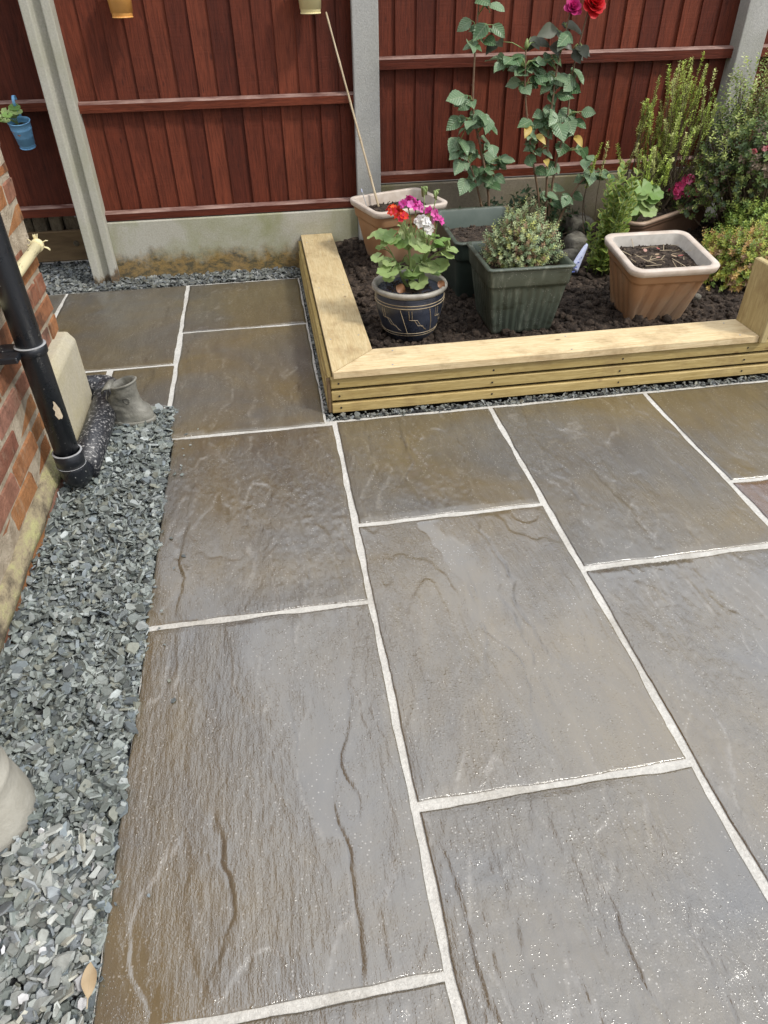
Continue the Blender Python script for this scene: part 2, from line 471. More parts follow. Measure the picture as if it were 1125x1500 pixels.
    # stained fence timber: grain runs up the boards, along the rails
    def fence(name, sc):
        t = NT(name); w = t.coord('World', sc)
        c = t.ramp(t.rand(), ((0.0, (0.078, 0.0160, 0.0078)), (0.5, (0.116, 0.0255, 0.0120)), (1.0, (0.158, 0.038, 0.0180))))
        g = t.noise(w, 9, 6, 0.65, 1.2)
        c = t.mix(0.75, c, t.ramp(g, ((0.28, (0.35, 0.32, 0.32)), (0.52, (1.0, 1.0, 1.0)), (0.72, (1.5, 1.45, 1.4)))), 'MULTIPLY')
        c = t.mix(0.6, c, t.ramp(t.noise(t.coord('World'), 2.4, 5, 0.65), ((0.3, (0.62, 0.60, 0.60)), (0.7, (1.3, 1.28, 1.25)))), 'MULTIPLY')
        kn = t.vor(t.coord('World', (sc[0] * .55, 1, sc[2] * 2.2)), 4.2)
        c = t.mix(t.math('MULTIPLY', t.ramp(kn, ((0.045, 1.0), (0.12, 0.0))), 0.65), c, (0.030, 0.007, 0.005))
        worn = t.math('MULTIPLY', t.ramp(t.noise(t.coord('World'), 34, 6, 0.75), ((0.70, 0.0), (0.76, 1.0))), t.ramp(t.noise(t.coord('World'), 3.3, 3), ((0.5, 0.0), (0.62, 1.0))))
        c = t.mix(t.math('MULTIPLY', worn, 0.6), c, (0.36, 0.22, 0.16))
        saw = t.noise(t.coord('World', (3, 3, 110)), 1.0, 3, 0.6)
        h = t.math('ADD', t.math('MULTIPLY', g, 0.7), t.math('MULTIPLY', saw, 0.30))
        M[name] = t.set(c, t.ramp(t.noise(t.coord('World'), 6, 4), ((0.3, 0.48), (0.7, 0.72))), t.bump(h, 0.55, 0.006), 0.25)
    fence('fence_board', (9, 9, 0.7)); fence('fence_rail', (0.7, 9, 9))
    # top of a rail: stain worn to grey-pink, edge highlight painted in too
    simple('rail_worn_lit', (0.10, 0.034, 0.024), (0.34, 0.22, 0.18), 28, 0.75, 0.5, 0.004, kind='World', sc=(.3, 1, 1))
    # new softwood
    def pine(name, sc, a, b, knots=True):
        t = NT(name); w = t.coord('World', sc)
        g = t.noise(w, 7, 6, 0.6, 1.5)
        c = t.mix(t.ramp(g, ((0.3, 0.0), (0.7, 1.0))), a, b)
        c = t.mix(0.5, c, t.mix(t.rand(), (0.66, 0.66, 0.52), (1.16, 1.14, 1.08)), 'MULTIPLY')
        c = t.mix(t.math('MULTIPLY', t.ramp(t.noise(t.coord('World'), 5, 6, 0.7), ((0.50, 0.0), (0.68, 1.0))), 0.55), c, (0.24, 0.155, 0.07))
        kn = t.vor(t.coord('World', tuple(1.3 if q < 1 else 2.7 for q in sc)), 4.4)
        c = t.mix(t.math('MULTIPLY', t.ramp(kn, ((0.035, 1.0), (0.10, 0.0))), 0.75), c, (0.13, 0.065, 0.025))
        c = t.mix(0.5, c, t.ramp(t.noise(t.coord('World', tuple(q * 2.6 for q in sc)), 9, 4, 0.7, 0.5), ((0.34, (0.66, 0.60, 0.50)), (0.6, (1.08, 1.08, 1.08)))), 'MULTIPLY')
        M[name] = t.set(c, 0.62, t.bump(g, 0.25, 0.004), 0.35)
    pine('pine_x', (0.8, 9, 9), (0.56, 0.42, 0.24), (0.68, 0.57, 0.37))
    pine('pine_y', (9, 0.8, 9), (0.54, 0.40, 0.22), (0.66, 0.55, 0.35))
    pine('pine_z', (9, 9, 0.8), (0.40, 0.31, 0.15), (0.54, 0.45, 0.25))
    pine('slat_x', (0.8, 9, 9), (0.37, 0.27, 0.10), (0.52, 0.41, 0.19))
    pine('slat_y', (9, 0.8, 9), (0.40, 0.28, 0.09), (0.54, 0.42, 0.18))
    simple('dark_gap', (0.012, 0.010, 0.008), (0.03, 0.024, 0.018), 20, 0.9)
    simple('old_timber', (0.085, 0.052, 0.022), (0.19, 0.125, 0.06), 9, 0.85, 0.7, 0.006, 60, kind='World', sc=(.4, 1, 2))
    simple('rubble_stone', (0.06, 0.048, 0.03), (0.20, 0.165, 0.11), 14, 0.9, 1.0, 0.012, 60, kind='World')
    simple('steel', (0.25, 0.25, 0.25), (0.4, 0.4, 0.4), 40, 0.35)
    # pipes
    t = NT('black_plastic'); w = t.coord('World')
    c = t.mix(t.ramp(t.noise(w, 16, 5, 0.65), ((0.74, 0.0), (0.79, 1.0))), (0.012, 0.014, 0.018), (0.30, 0.26, 0.19))
    c = t.mix(t.math('MULTIPLY', t.ramp(t.vor(w, 75), ((0.10, 1.0), (0.17, 0.0))), t.ramp(t.noise(w, 12, 2), ((0.5, 0.0), (0.6, 1.0)))), c, (0.42, 0.42, 0.40))
    M['black_plastic'] = t.set(c, t.ramp(t.noise(w, 30, 4), ((0.3, 0.22), (0.7, 0.42))), t.bump(t.ramp(t.vor(w, 150), ((0.1, 1.0), (0.3, 0.0))), 0.15, 0.003), 0.5)
    t = NT('splashed_plastic'); w = t.coord('World')
    c = t.mix(t.ramp(t.noise(w, 95, 5, 0.7, 0.3), ((0.54, 0.0), (0.64, 1.0))), (0.020, 0.021, 0.025), (0.36, 0.35, 0.34))
    M['splashed_plastic'] = t.set(c, 0.4, t.bump(t.noise(w, 60, 5, 0.7), 0.4, 0.005), 0.5)
    simple('silver_and_highlight', (0.22, 0.23, 0.24), (0.42, 0.42, 0.42), 30, 0.35, 0.1)  # metal strip, and the painted highlights on the pipe
    simple('flaked_paint', (0.42, 0.34, 0.23), (0.62, 0.54, 0.42), 30, 0.7)
    t = NT('cream_pipe'); w = t.coord('World')
    c = t.mix(t.ramp(t.noise(t.coord('World', (1, .25, 1)), 70, 5, 0.7), ((0.60, 0.0), (0.70, 1.0))), (0.72, 0.64, 0.38), (0.12, 0.09, 0.05))
    M['cream_pipe'] = t.set(c, 0.6, t.bump(t.noise(w, 90, 4), 0.3, 0.003))
    simple('boot_stone', (0.065, 0.063, 0.052), (0.27, 0.26, 0.22), 13, 0.6, 0.5, 0.008, 45, detail=4)
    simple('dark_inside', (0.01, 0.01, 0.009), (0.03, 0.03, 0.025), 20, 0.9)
    simple('pot_stone', (0.27, 0.25, 0.20), (0.46, 0.44, 0.38), 8, 0.8, 0.5, 0.004, 90)
    # planters
    t = NT('tan_plastic'); w = t.coord('World'); o = t.coord('Object')
    c = t.mix(t.noise(o, 6, 5, 0.6), (0.30, 0.150, 0.070), (0.40, 0.235, 0.125))
    c = t.mix(t.math('MULTIPLY', t.ramp(t.noise(o, 3.5, 5, 0.6), ((0.45, 0.0), (0.7, 1.0))), 0.6), c, (0.40, 0.32, 0.23))
    M['tan_plastic'] = t.set(c, 0.6, t.bump(t.noise(o, 120, 3), 0.15, 0.002), 0.35)
    simple('tan_rim', (0.44, 0.36, 0.29), (0.58, 0.51, 0.44), 20, 0.6, 0.2, 0.002, 140)  # lighter than the body: sunlight on the rim partly put into the colour
    simple('pale_inside', (0.44, 0.41, 0.36), (0.58, 0.55, 0.50), 25, 0.6, 0.2, 0.002, 140)
    t = NT('green_plastic'); o = t.coord('Object')
    c = t.mix(t.noise(o, 7, 5, 0.6), (0.040, 0.052, 0.038), (0.078, 0.092, 0.070))
    c = t.mix(t.math('MULTIPLY', t.ramp(t.noise(t.coord('Object', (3, 3, .5), (0, .4, 0)), 9, 5, 0.7), ((0.53, 0.0), (0.66, 1.0))), 0.45), c, (0.22, 0.24, 0.19))
    c = t.mix(t.math('MULTIPLY', t.ramp(t.vor(o, 130), ((0.12, 1.0), (0.2, 0.0))), t.ramp(t.noise(o, 14, 3), ((0.5, 0.0), (0.6, 1.0)))), c, (0.36, 0.37, 0.33))
    c = t.mix(t.math('MULTIPLY', t.ramp(t.noise(t.coord('Object', (1, 1, 2.2)), 7, 5, 0.65), ((0.55, 0.0), (0.65, 1.0))), 0.7), c, (0.022, 0.024, 0.012))
    M['green_plastic'] = t.set(c, 0.42, t.bump(t.noise(o, 100, 3), 0.1, 0.002), 0.45)
    simple('dark_green_plastic', (0.022, 0.034, 0.028), (0.045, 0.062, 0.052), 7, 0.4, 0.1, 0.002)
    simple('green_inside', (0.080, 0.105, 0.088), (0.13, 0.155, 0.132), 9, 0.45, 0.1, 0.002)
    simple('brown_plastic', (0.12, 0.065, 0.038), (0.19, 0.11, 0.07), 8, 0.5, 0.15, 0.002)
    simple('brown_rim', (0.30, 0.20, 0.14), (0.40, 0.29, 0.21), 14, 0.5, 0.15, 0.002)
    t = NT('blue_glaze'); o = t.coord('Object')
    c = t.mix(t.ramp(t.noise(o, 9, 6, 0.65), ((0.35, 0.0), (0.7, 1.0))), (0.010, 0.013, 0.022), (0.050, 0.058, 0.082))
    M['blue_glaze'] = t.set(c, t.ramp(t.noise(o, 14, 4), ((0.3, 0.16), (0.7, 0.42))), t.bump(t.noise(o, 60, 3), 0.12, 0.003), 0.5)
    simple('glaze_rim', (0.13, 0.12, 0.10), (0.36, 0.34, 0.29), 18, 0.4, 0.2, 0.002)
    simple('gold_line', (0.30, 0.22, 0.12), (0.48, 0.40, 0.27), 40, 0.5)
    for n, c in (('blue_enamel', (0.20, 0.46, 0.74)), ('orange_enamel', (0.88, 0.44, 0.12)), ('yellow_enamel', (0.88, 0.78, 0.42))):
        simple(n, tuple(x * 0.85 for x in c), c, 12, 0.35, 0.1, 0.002)
    simple('rust_spot', (0.25, 0.07, 0.03), (0.45, 0.16, 0.06), 60, 0.8)
    simple('cane', (0.36, 0.27, 0.16), (0.52, 0.43, 0.29), 30, 0.6, 0.2, kind='World', sc=(1, 1, .2))
    simple('white_plastic', (0.42, 0.46, 0.66), (0.58, 0.62, 0.76), 30, 0.5)
    simple('print_blue', (0.09, 0.12, 0.38), (0.13, 0.18, 0.48), 50, 0.5)
    simple('woody_stem', (0.06, 0.042, 0.025), (0.14, 0.10, 0.06), 40, 0.8, 0.5)
    simple('green_stem', (0.13, 0.20, 0.055), (0.24, 0.30, 0.11), 40, 0.6, 0.2)
    simple('red_stem', (0.14, 0.075, 0.05), (0.20, 0.14, 0.075), 40, 0.6, 0.2)
    simple('grey_rock', (0.07, 0.062, 0.048), (0.21, 0.195, 0.155), 22, 0.85, 0.9, 0.01, 70, kind='World')
    leafy('leaf_vary')
    leafy('rose_leaf', True, use_attr=False, c1=(0.075, 0.155, 0.062), c2=(0.220, 0.315, 0.190), transl=0.18, rough=0.36)
    leafy('rose_leaf_dark', use_attr=False, c1=(0.045, 0.052, 0.035), c2=(0.085, 0.095, 0.060), transl=0.15)
    leafy('leaf_yellow', use_attr=False, c1=(0.55, 0.38, 0.09), c2=(0.62, 0.50, 0.16), transl=0.3)
    leafy('geranium_leaf', use_attr=False, c1=(0.170, 0.300, 0.075), c2=(0.370, 0.460, 0.200), transl=0.3)
    leafy('leaf_brown', use_attr=False, c1=(0.22, 0.10, 0.045), c2=(0.34, 0.19, 0.10), transl=0.2)
    leafy('petal', rough=0.55, transl=0.3)
build_materials()

# ================================================================== the setting
def sheet(name, x0, x1, y0, y1, z, mat):
    o = link(name, mesh(name, (np.array([(x0, y0, z), (x1, y0, z), (x1, y1, z), (x0, y1, z)]), [[0, 1, 2, 3]]), M[mat]))
    return tag(o, kind='structure')
sheet('ground', -120, 120, -120, 120, -0.075, 'earth')
gb = [(-0.81, -1.3, -0.425, 2.52), (-1.6, 3.86, 0.17, 4.5), (0.10, 2.26, 0.17, 3.9), (0.17, 2.26, 2.7, 2.36)]
o = link('gravel_bed', mesh('gravel_bed', merge([(np.array([(a, b, -0.022 - .001 * i), (c, b, -0.022 - .001 * i), (c, d, -0.022 - .001 * i), (a, d, -0.022 - .001 * i)]), [[0, 1, 2, 3]]) for i, (a, b, c, d) in enumerate(gb)]), M['dark_grit']))
tag(o, kind='structure')

# ---- patio: mortar bed with riven slabs standing 3-4 mm proud of the joints
patio_poly = [(-0.425, -1.25), (2.75, -1.25), (2.75, 2.292), (0.135, 2.292), (0.135, 3.885), (-1.75, 3.885), (-1.75, 2.60), (-0.735, 2.60), (-0.735, 2.512), (-0.455, 2.512), (-0.455, 2.268), (-0.425, 2.268)]
pv, pf = prism(patio_poly, -0.05, -0.0026)
patio = tag(link('patio', mesh('patio', (pv, pf), M['mortar'])), kind='structure')

def slab(x0, x1, y0, y1, res, seed, dry=0.0, red=0.0, j=0.0095):
    x0 += j; x1 -= j; y0 += j; y1 -= j
    nx, ny = max(12, int((x1 - x0) / res)), max(12, int((y1 - y0) / res))
    u, v = np.meshgrid(np.linspace(0, 1, nx + 1), np.linspace(0, 1, ny + 1))
    yy = y0 + (y1 - y0) * v; xx = x0 + (x1 - x0) * u
    wob = lambda t, s: (fbm(t * 9, t * 0 + s, seed + s, 4) - 0.5) * 0.011
    X = x0 + wob(yy, 1) + u * (x1 + wob(yy, 2) - x0 - wob(yy, 1))
    Y = y0 + wob(xx, 3) + v * (y1 + wob(xx, 4) - y0 - wob(xx, 3))
    wx = (fbm(X * 5, Y * 3, seed + 20) - .5) * .25
    low = fbm(X * 2.6 + 31 * seed, Y * 1.3, seed + 5, 3) - 0.5
    tf = fbm((X + wx * .8) * 4.2 + 7 * seed, (Y + wx) * 0.9, seed + 7, 4) * 8.0
    fr = tf - np.floor(tf)
    terr = np.floor(tf) + np.clip((fr - 0.93) / 0.07, 0, 1)      # thin layers split off, with sharp lips
    fib = fbm(X * 62 + wx * 3, Y * 2.2, seed + 9, 3) - 0.5
    rough_k = 0.40 + 0.6 * ((seed * 0.618) % 1.0)                       # some slabs split smoother than others
    rip = fbm(X * 105 + wx * 8, Y * 48, seed + 13, 2) - 0.5
    patch = np.clip((fbm(X * 3, Y * 2, seed + 15, 3) - 0.42) * 6, 0.15, 1)
    H = low * 0.0045 + (terr - 4) * 0.0015 + (fib * 0.0034 + rip * 0.0034) * patch * rough_k
    # a few long clefts: one side of each stands a little higher
    rgc = np.random.default_rng(seed * 13 + 1)
    crack = np.zeros_like(H)
    for q in range(4 if res < .0075 else 2):
        xc = rgc.uniform(x0 + .08, x1 - .08) + rgc.normal(0, .10) * (Y - y0) + 0.055 * (fbm(Y * 5, Y * 0 + q * 3.3, seed + 50 + q, 4) - .5) * 2
        yc, yl = rgc.uniform(y0 + .1, y1 - .1), rgc.uniform(.14, .42)
        env = np.clip(1.25 - np.abs(Y - yc) / yl, 0, 1)
        dx = X - xc
        H = H + rgc.choice([-1, 1]) * 0.0026 * env * np.clip(dx / 0.006, 0, 1) * np.exp(-np.clip(dx, 0, 1) / .07)
        g_ = env * np.exp(-(dx / 0.0032) ** 2) * np.clip(fbm(Y * 16, Y * 0 + q, seed + 70, 3) * 3 - .8, 0, 1)
        H = H - 0.0022 * g_; crack = np.maximum(crack, g_)
    H -= H.mean()
    # water standing in the lowest places lies flat
    lvl = np.quantile(H, 0.20)
    lip = np.clip((fr - 0.90) / 0.06, 0, 1) * np.clip(patch * 1.3 - .2, 0, 1)
    wet = np.clip((lvl - H) / 0.0013, 0, 1) * (1 - dry) * np.clip(fbm(X * 14, Y * 6, seed + 31, 3) * 3.2 - .9, 0, 1)
    H = np.where(H < lvl, lvl + (H - lvl) * (0.35 if dry < .5 else 1), H)
    H = np.clip(H + 0.0015, -0.0012, 0.008)
    ed = np.minimum(np.minimum(u * (x1 - x0), (1 - u) * (x1 - x0)), np.minimum(v * (y1 - y0), (1 - v) * (y1 - y0)))
    H = H * np.clip(ed / 0.02, 0.25, 1) - 0.0007 * np.clip(1 - ed / 0.007, 0, 1) ** 2
    V, F = grid_geo(X, Y, H)
    n = len(V)
    b = np.concatenate([np.arange(nx + 1), (nx + 1) * np.arange(1, ny + 1) + nx, (nx + 1) * ny + np.arange(nx - 1, -1, -1), (nx + 1) * np.arange(ny - 1, 0, -1)])
    S = V[b].copy(); S[:, 2] = -0.03
    k = np.arange(len(b)); k2 = (k + 1) % len(b)
    F = np.concatenate([F, np.stack([b[k], n + k, n + k2, b[k2]], -1)])
    V = np.concatenate([V, S])
    N = len(V)
    wv = np.zeros(N); wv[:n] = wet.ravel()
    lv = np.zeros(N); lv[:n] = lip.ravel()
    ck = np.zeros(N); ck[:n] = crack.ravel()
    o = link('paving_slab', mesh('paving_slab', (V, F), M['slab'], True, None, {'wet': wv, 'lip': lv, 'crack': ck, 'dry': np.full(N, dry), 'red': np.full(N, red)}), patio)
    return o
SL = [(-0.432, 0.163, -0.49, 0.424, .005, 0, 0), (-0.432, 0.163, 0.424, 1.322, .004, 0, 0), (-0.440, 0.163, 1.322, 2.268, .005, .25, 0),
      (-0.462, 0.136, 2.268, 3.236, .008, .8, 0), (-0.468, 0.136, 3.236, 3.880, .012, .8, 0),
      (-1.105, -0.468, 2.895, 3.885, .012, .8, 0), (-0.735, -0.462, 2.512, 2.895, .010, .8, 0), (-1.105, -0.745, 2.60, 2.895, .02, .8, 0), (-1.75, -1.105, 2.60, 3.885, .02, .8, 0),
      (0.163, 0.768, -0.18, 0.728, .004, 0, 0), (0.163, 0.768, 0.728, 1.652, .0042, 0, 0), (0.163, 0.768, 1.652, 2.285, .006, .6, 0),
      (0.768, 1.403, -0.48, 0.43, .007, 0, 0), (0.768, 1.403, 0.43, 1.345, .0045, 0, 0), (0.768, 1.403, 1.345, 2.285, .006, .5, 0),
      (1.403, 2.01, -0.2, 0.75, .012, 0, 0), (1.403, 2.01, 0.75, 1.66, .007, .1, 0.75), (1.403, 2.01, 1.66, 2.285, .008, .6, 0),
      (2.01, 2.74, 1.2, 2.285, .02, .4, 0), (2.01, 2.74, 0.3, 1.2, .02, .2, 0), (2.01, 2.74, -1.2, 0.3, .03, 0, 0),
      (-0.432, 0.163, -1.24, -0.49, .03, 0, 0), (0.163, 0.768, -1.24, -0.18, .03, 0, 0), (0.768, 1.403, -1.24, -0.48, .03, 0, 0), (1.403, 2.01, -1.24, -0.2, .03, 0, 0)]
for i, (a, b, c, d, rs, dr, rd) in enumerate(SL):
    slab(a, b, c, d, rs, 3 + i * 2, dr, rd)

# ---- slate chippings
def chips(name, label, zones, palette, seed):
    rg = np.random.default_rng(seed)
    Vs, Fs, Cs, off = [], [], [], 0
    for (sampler, n, s0, s1, z0, z1, tilt) in zones:
        P = sampler(rg, n)
        for k in range(len(P)):
            m = rg.integers(5, 8)
            a = np.sort(rg.uniform(0, 2 * np.pi, m) * .35 + np.arange(m) * 2 * np.pi / m * .65 + np.arange(m) * 0.0)
            a = np.arange(m) * 2 * np.pi / m + rg.uniform(-.38, .38, m)
            L = s0 * (s1 / s0) ** (rg.random() ** 1.6) * 0.5
            asp = rg.uniform(0.38, 0.9)
            r = L * rg.uniform(0.75, 1.12, m)
            x, y = r * np.cos(a), r * np.sin(a) * asp
            t = L * rg.uniform(0.10, 0.26)
            top = np.stack([x * .9, y * .9, np.full(m, t) * rg.uniform(.6, 1.2, m)], -1)
            bot = np.stack([x, y, np.full(m, -t * .4)], -1)
            v = np.concatenate([bot, top])
            ax, az, sp = rg.normal(0, tilt), rg.uniform(0, 2 * np.pi), rg.normal(0, tilt)
            cx, sx, cy, sy = np.cos(ax), np.sin(ax), np.cos(sp), np.sin(sp)
            Rx = np.array([[1, 0, 0], [0, cx, -sx], [0, sx, cx]]); Ry = np.array([[cy, 0, sy], [0, 1, 0], [-sy, 0, cy]])
            cz, sz = np.cos(az), np.sin(az)
            v = v @ (np.array([[cz, -sz, 0], [sz, cz, 0], [0, 0, 1]]) @ Ry @ Rx).T
            v += np.array([P[k, 0], P[k, 1], rg.uniform(z0, z1)])
            Vs.append(v)
            Fs.append([off + i for i in range(2 * m - 1, m - 1, -1)][::-1])
            for i in range(m):
                Fs.append([off + i, off + (i + 1) % m, off + m + (i + 1) % m, off + m + i])
            c = palette[rg.integers(0, len(palette))] * rg.uniform(.62, 1.28)
            Cs.append(np.repeat(c[None], 2 * m, 0)); off += 2 * m
    o = link(name, mesh(name, (np.concatenate(Vs), Fs), M['slate'], False, np.concatenate(Cs)))
    return tag(o, label, 'gravel', kind='stuff')
def rect(x0, x1, y0, y1, skew=0.0):
    def f(rg, n):
        y = rg.uniform(y0, y1, n); x = rg.uniform(0, 1, n)
        e = x1 + skew * (y - y0) + 0.006 * np.sin(y * 31) + 0.005 * np.sin(y * 77)
        return np.stack([x0 + (e - x0) * x, y], -1)
    return f
PAL = np.array([(.175, .190, .172), (.20, .212, .192), (.225, .238, .218), (.155, .165, .155), (.26, .272, .25), (.16, .175, .18), (.185, .205, .215), (.12, .128, .125), (.29, .30, .275), (.235, .232, .19), (.36, .37, .355), (.17, .182, .165), (.21, .222, .205)])
PALD = PAL * 0.52
PALB = np.clip(PAL * 1.5 + 0.05, 0, .62)  # bright set: dryness and sunlight both put into the chip colour
chips('slate_chippings', 'grey green slate chippings in the strip between brick wall and paving', [
    (rect(-0.80, -0.424, 0.55, 2.50, -0.010), 8500, .016, .042, -0.022, 0.000, .40),
    (rect(-0.80, -0.424, 0.55, 2.50, -0.010), 7000, .013, .046, -0.006, 0.014, .52),
    (rect(-0.46, -0.418, 0.10, 2.50, -0.008), 1900, .010, .026, -0.010, 0.003, .45),
    (rect(-0.43, -0.34, 0.45, 2.45), 26, .008, .020, 0.004, 0.007, .15),
    (rect(-0.80, -0.424, -0.9, 0.60), 3200, .020, .055, -0.022, 0.004, .40)], PAL * np.array([.90, .95, .96]), 5)
chips('dry_lit_slate_chippings', 'paler dry slate pieces with painted sunlight in the near left corner', [
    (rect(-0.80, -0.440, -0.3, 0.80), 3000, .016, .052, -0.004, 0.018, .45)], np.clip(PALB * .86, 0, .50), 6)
chips('slate_edging', 'dark slate chippings along the foot of the concrete gravel board', [
    (rect(-0.86, 0.150, 3.89, 4.055), 2000, .018, .046, -0.02, 0.010, .40),
    (rect(-1.5, -0.85, 3.90, 4.40), 2400, .018, .050, -0.02, 0.008, .40)], PALD * 1.35, 7)
chips('slate_trim', 'thin line of small slate chippings round the foot of the timber bed', [
    (rect(0.140, 0.163, 2.30, 3.92), 700, .010, .030, -0.014, 0.004, .4),
    (rect(0.14, 2.65, 2.290, 2.333), 1300, .010, .032, -0.016, 0.004, .4)], PAL * 0.8, 8)

# ---- soil of the bed
nx, ny = 190, 130
u, v = np.meshgrid(np.linspace(0.20, 3.0, nx), np.linspace(2.36, 4.06, ny))
Z = 0.115 + 0.05 * (fbm(u * 5, v * 5, 4) - .5) + 0.035 * (fbm(u * 19, v * 19, 8, 4) - .5) + 0.025 * np.clip((v - 3.2) / 0.8, 0, 1) + 0.02 * np.clip((u - 1.8), 0, 1)
edge = np.clip(np.minimum(u - 0.33, v - 2.49) / 0.12, 0, 1)
Z = Z * (0.86 + 0.14 * edge)
soil_z = lambda x, y: float(Z[int(np.clip((y - 2.36) / 1.70 * (ny - 1), 0, ny - 1)), int(np.clip((x - 0.20) / 2.8 * (nx - 1), 0, nx - 1))])
soil = tag(link('soil', mesh('soil', grid_geo(u, v, Z), M['soil'], True)), kind='structure')
def clods(name, label, n, sampler, s0, s1, seed, par=None, zf=None, mat='soil'):
    rg = np.random.default_rng(seed)
    iv, jf = ico()
    iv = iv * (1 + 0.22 * np.sin(np.arange(12) * 7.3))[:, None]
    P = sampler(rg, n)
    Ms = np.zeros((n, 3, 4))
    for k in range(n):
        s = s0 * (s1 / s0) ** (rg.random() ** 2.2)
        q = Matrix.Rotation(rg.uniform(0, 6.3), 3, Vector(rg.normal(size=3)))
        Ms[k, :, :3] = np.array(q) @ np.diag(s * rg.uniform(.6, 1.1, 3))
        Ms[k, :, 3] = (P[k, 0], P[k, 1], zf(P[k, 0], P[k, 1]) + s * rg.uniform(-.1, .5))
    g, _ = scatter(iv, jf, Ms)
    o = link(name, mesh(name, g, M[mat], True), par)
    if par is None: tag(o, label, 'soil', kind='stuff')
    else: o['kind'] = 'stuff'
    return o
clods('soil_clods', 'dark crumbly clods of soil filling the raised bed', 9000, rect(0.35, 2.7, 2.51, 3.98), .005, .026, 3, None, soil_z)

# ================================================================== brick wall of the house
WX = -0.79
wall = thing('house_wall', 'orange brick house wall with buff mortar along the slate strip', 'wall', (WX, 1.0, 0))
CY = 2.555                                     # far corner
part(wall, 'mortar_core', cbox((-1.9, -1.3, -0.05), (WX - 0.0025, CY - 0.005, 2.75), .002), M['wall_mortar'])
BL, BH, BD, J = 0.214, 0.0635, 0.101, 0.0115
bricks = []
for k in range(5):
    for L, nm in ((BL, 's'), (BD, 'h')):
        g = cbox((-BD, -L / 2, -BH / 2), (0, L / 2, BH / 2), .006, .0032)
        bricks.append((nm, mesh('brick', g, M['brick'])))
ST = [b for n, b in bricks if n == 's']; HD = [b for n, b in bricks if n == 'h']
z = 0.105; course = 0; count = 0
upper = []
while z < 2.7:
    y = CY
    first = True
    while y > (0.30 if z < 1.36 else -1.2):
        hd = first and course % 2 == 1
        L = BD if hd else BL
        px = WX + random.uniform(-.003, .004)
        if z < 1.36:
            o = link('brick', random.choice(HD if hd else ST), wall)
            o.location = (px - WX, y - L / 2 - 1.0, z + BH / 2 + random.uniform(-.0015, .0015))
            o.rotation_euler = (random.uniform(-.006, .006), random.uniform(-.006, .006), random.uniform(-.008, .008))
            count += 1
        else:
            upper.append(cbox((WX - .06, y - L, z), (px, y, z + BH), .004))
        y -= L + J; first = False
    z += BH + J; course += 1
# near stretch beside and behind the camera, and the courses above head height
z = 0.105; course = 0
while z < 1.36:
    y = 0.30 - (0.06 if course % 2 else 0.17)
    while y > -1.2:
        upper.append(cbox((WX - .06, y - BL, z), (WX + random.uniform(-.002, .003), y, z + BH), .004)); y -= BL + J
    z += BH + J; course += 1
part(wall, 'upper_brickwork', merge(upper), M['brick'], kind='stuff')
# lowest orange course, standing a little proud, and the mossy cement fillet over it
y = CY - 0.02
while y > -0.6:
    g = cbox((WX - .05, y - BL, -0.04), (WX + 0.016 + random.uniform(-.003, .003), y, 0.034), .006, .002)
    part(wall, 'footing_brick', g, M['brick']); y -= BL + J
prof = []
yy = np.linspace(-0.6, CY - .01, 130)
Rr = []
for y in yy:
    w = 0.016 + 0.012 * float(fbm(y * 7, 0.3, 5)); h = 0.092 + 0.03 * (float(fbm(y * 5, 1.7, 9)) - .5)
    Rr.append([(WX - .03, y, 0.03), (WX + w + .004, y, 0.032 + 0.01 * float(vnoise(y * 23, 2.))), (WX + w, y, 0.05), (WX + .006 + .006 * float(vnoise(y * 31, 5.)), y, h), (WX - .03, y, h + .006)])
part(wall, 'cement_fillet', rings(Rr), M['mossy_cement'], True)

# ---- concrete block against the wall
g = (np.array([(-0.80, 2.17, -.03), (-0.738, 2.17, -.03), (-0.738, 2.535, -.03), (-0.80, 2.535, -.03),
               (-0.80, 2.17, .335), (-0.758, 2.17, .333), (-0.758, 2.530, .333), (-0.80, 2.530, .335),
               (-0.738, 2.17, .300), (-0.738, 2.535, .300)]),
     [[3, 2, 1, 0], [0, 1, 8, 5, 4], [1, 2, 9, 8], [2, 3, 7, 6, 9], [3, 0, 4, 7], [4, 5, 6, 7], [5, 8, 9, 6]])
blk = link('concrete_block', mesh('concrete_block', g, M['block_concrete']))
bm = blk.modifiers.new('bevel', 'BEVEL'); bm.width = 0.007; bm.segments = 2
tag(blk, 'pale upright concrete block against the corner of the brick wall', 'block')

# ---- black drain pipe
dp = thing('drain_pipe', 'black plastic downpipe with elbow running into a splashed drain along the wall', 'pipe', (-0.705, 1.98, 0))
PX, PY, PR = -0.705, 1.985, 0.037
part(dp, 'downpipe', tube([(PX, PY, .115), (PX, PY, .7), (PX, PY, 1.4), (PX, PY, 2.7)], PR, 32), M['black_plastic'], True)
ring = lambda z, r, h: lathe([(r - .004, z - h / 2), (r, z - h / 2 + .002), (r, z + h / 2 - .002), (r - .004, z + h / 2)], 32, (PX, PY))
for z in (.160, .112):
    part(dp, 'collar_highlight', ring(z, PR + .0085, .004), M['silver_and_highlight'], True)  # thin pale ring stands in for the highlight on the collar edge
part(dp, 'collar', ring(.136, PR + .007, .052), M['black_plastic'], True)
arc = [(PX, PY + .045 * (1 - math.cos(a)), .098 - .048 * math.sin(a)) for a in np.linspace(0, math.pi / 2, 9)]
part(dp, 'elbow', tube([(PX, PY, .12)] + arc + [(PX, PY + .075, .05)], PR + .006, 32), M['black_plastic'], True)
part(dp, 'drain_run', tube([(PX + .012, PY + .06, .050), (PX + .018, 2.30, .052), (PX + .020, 2.55, .055)], PR + .012, 32), M['splashed_plastic'], True)
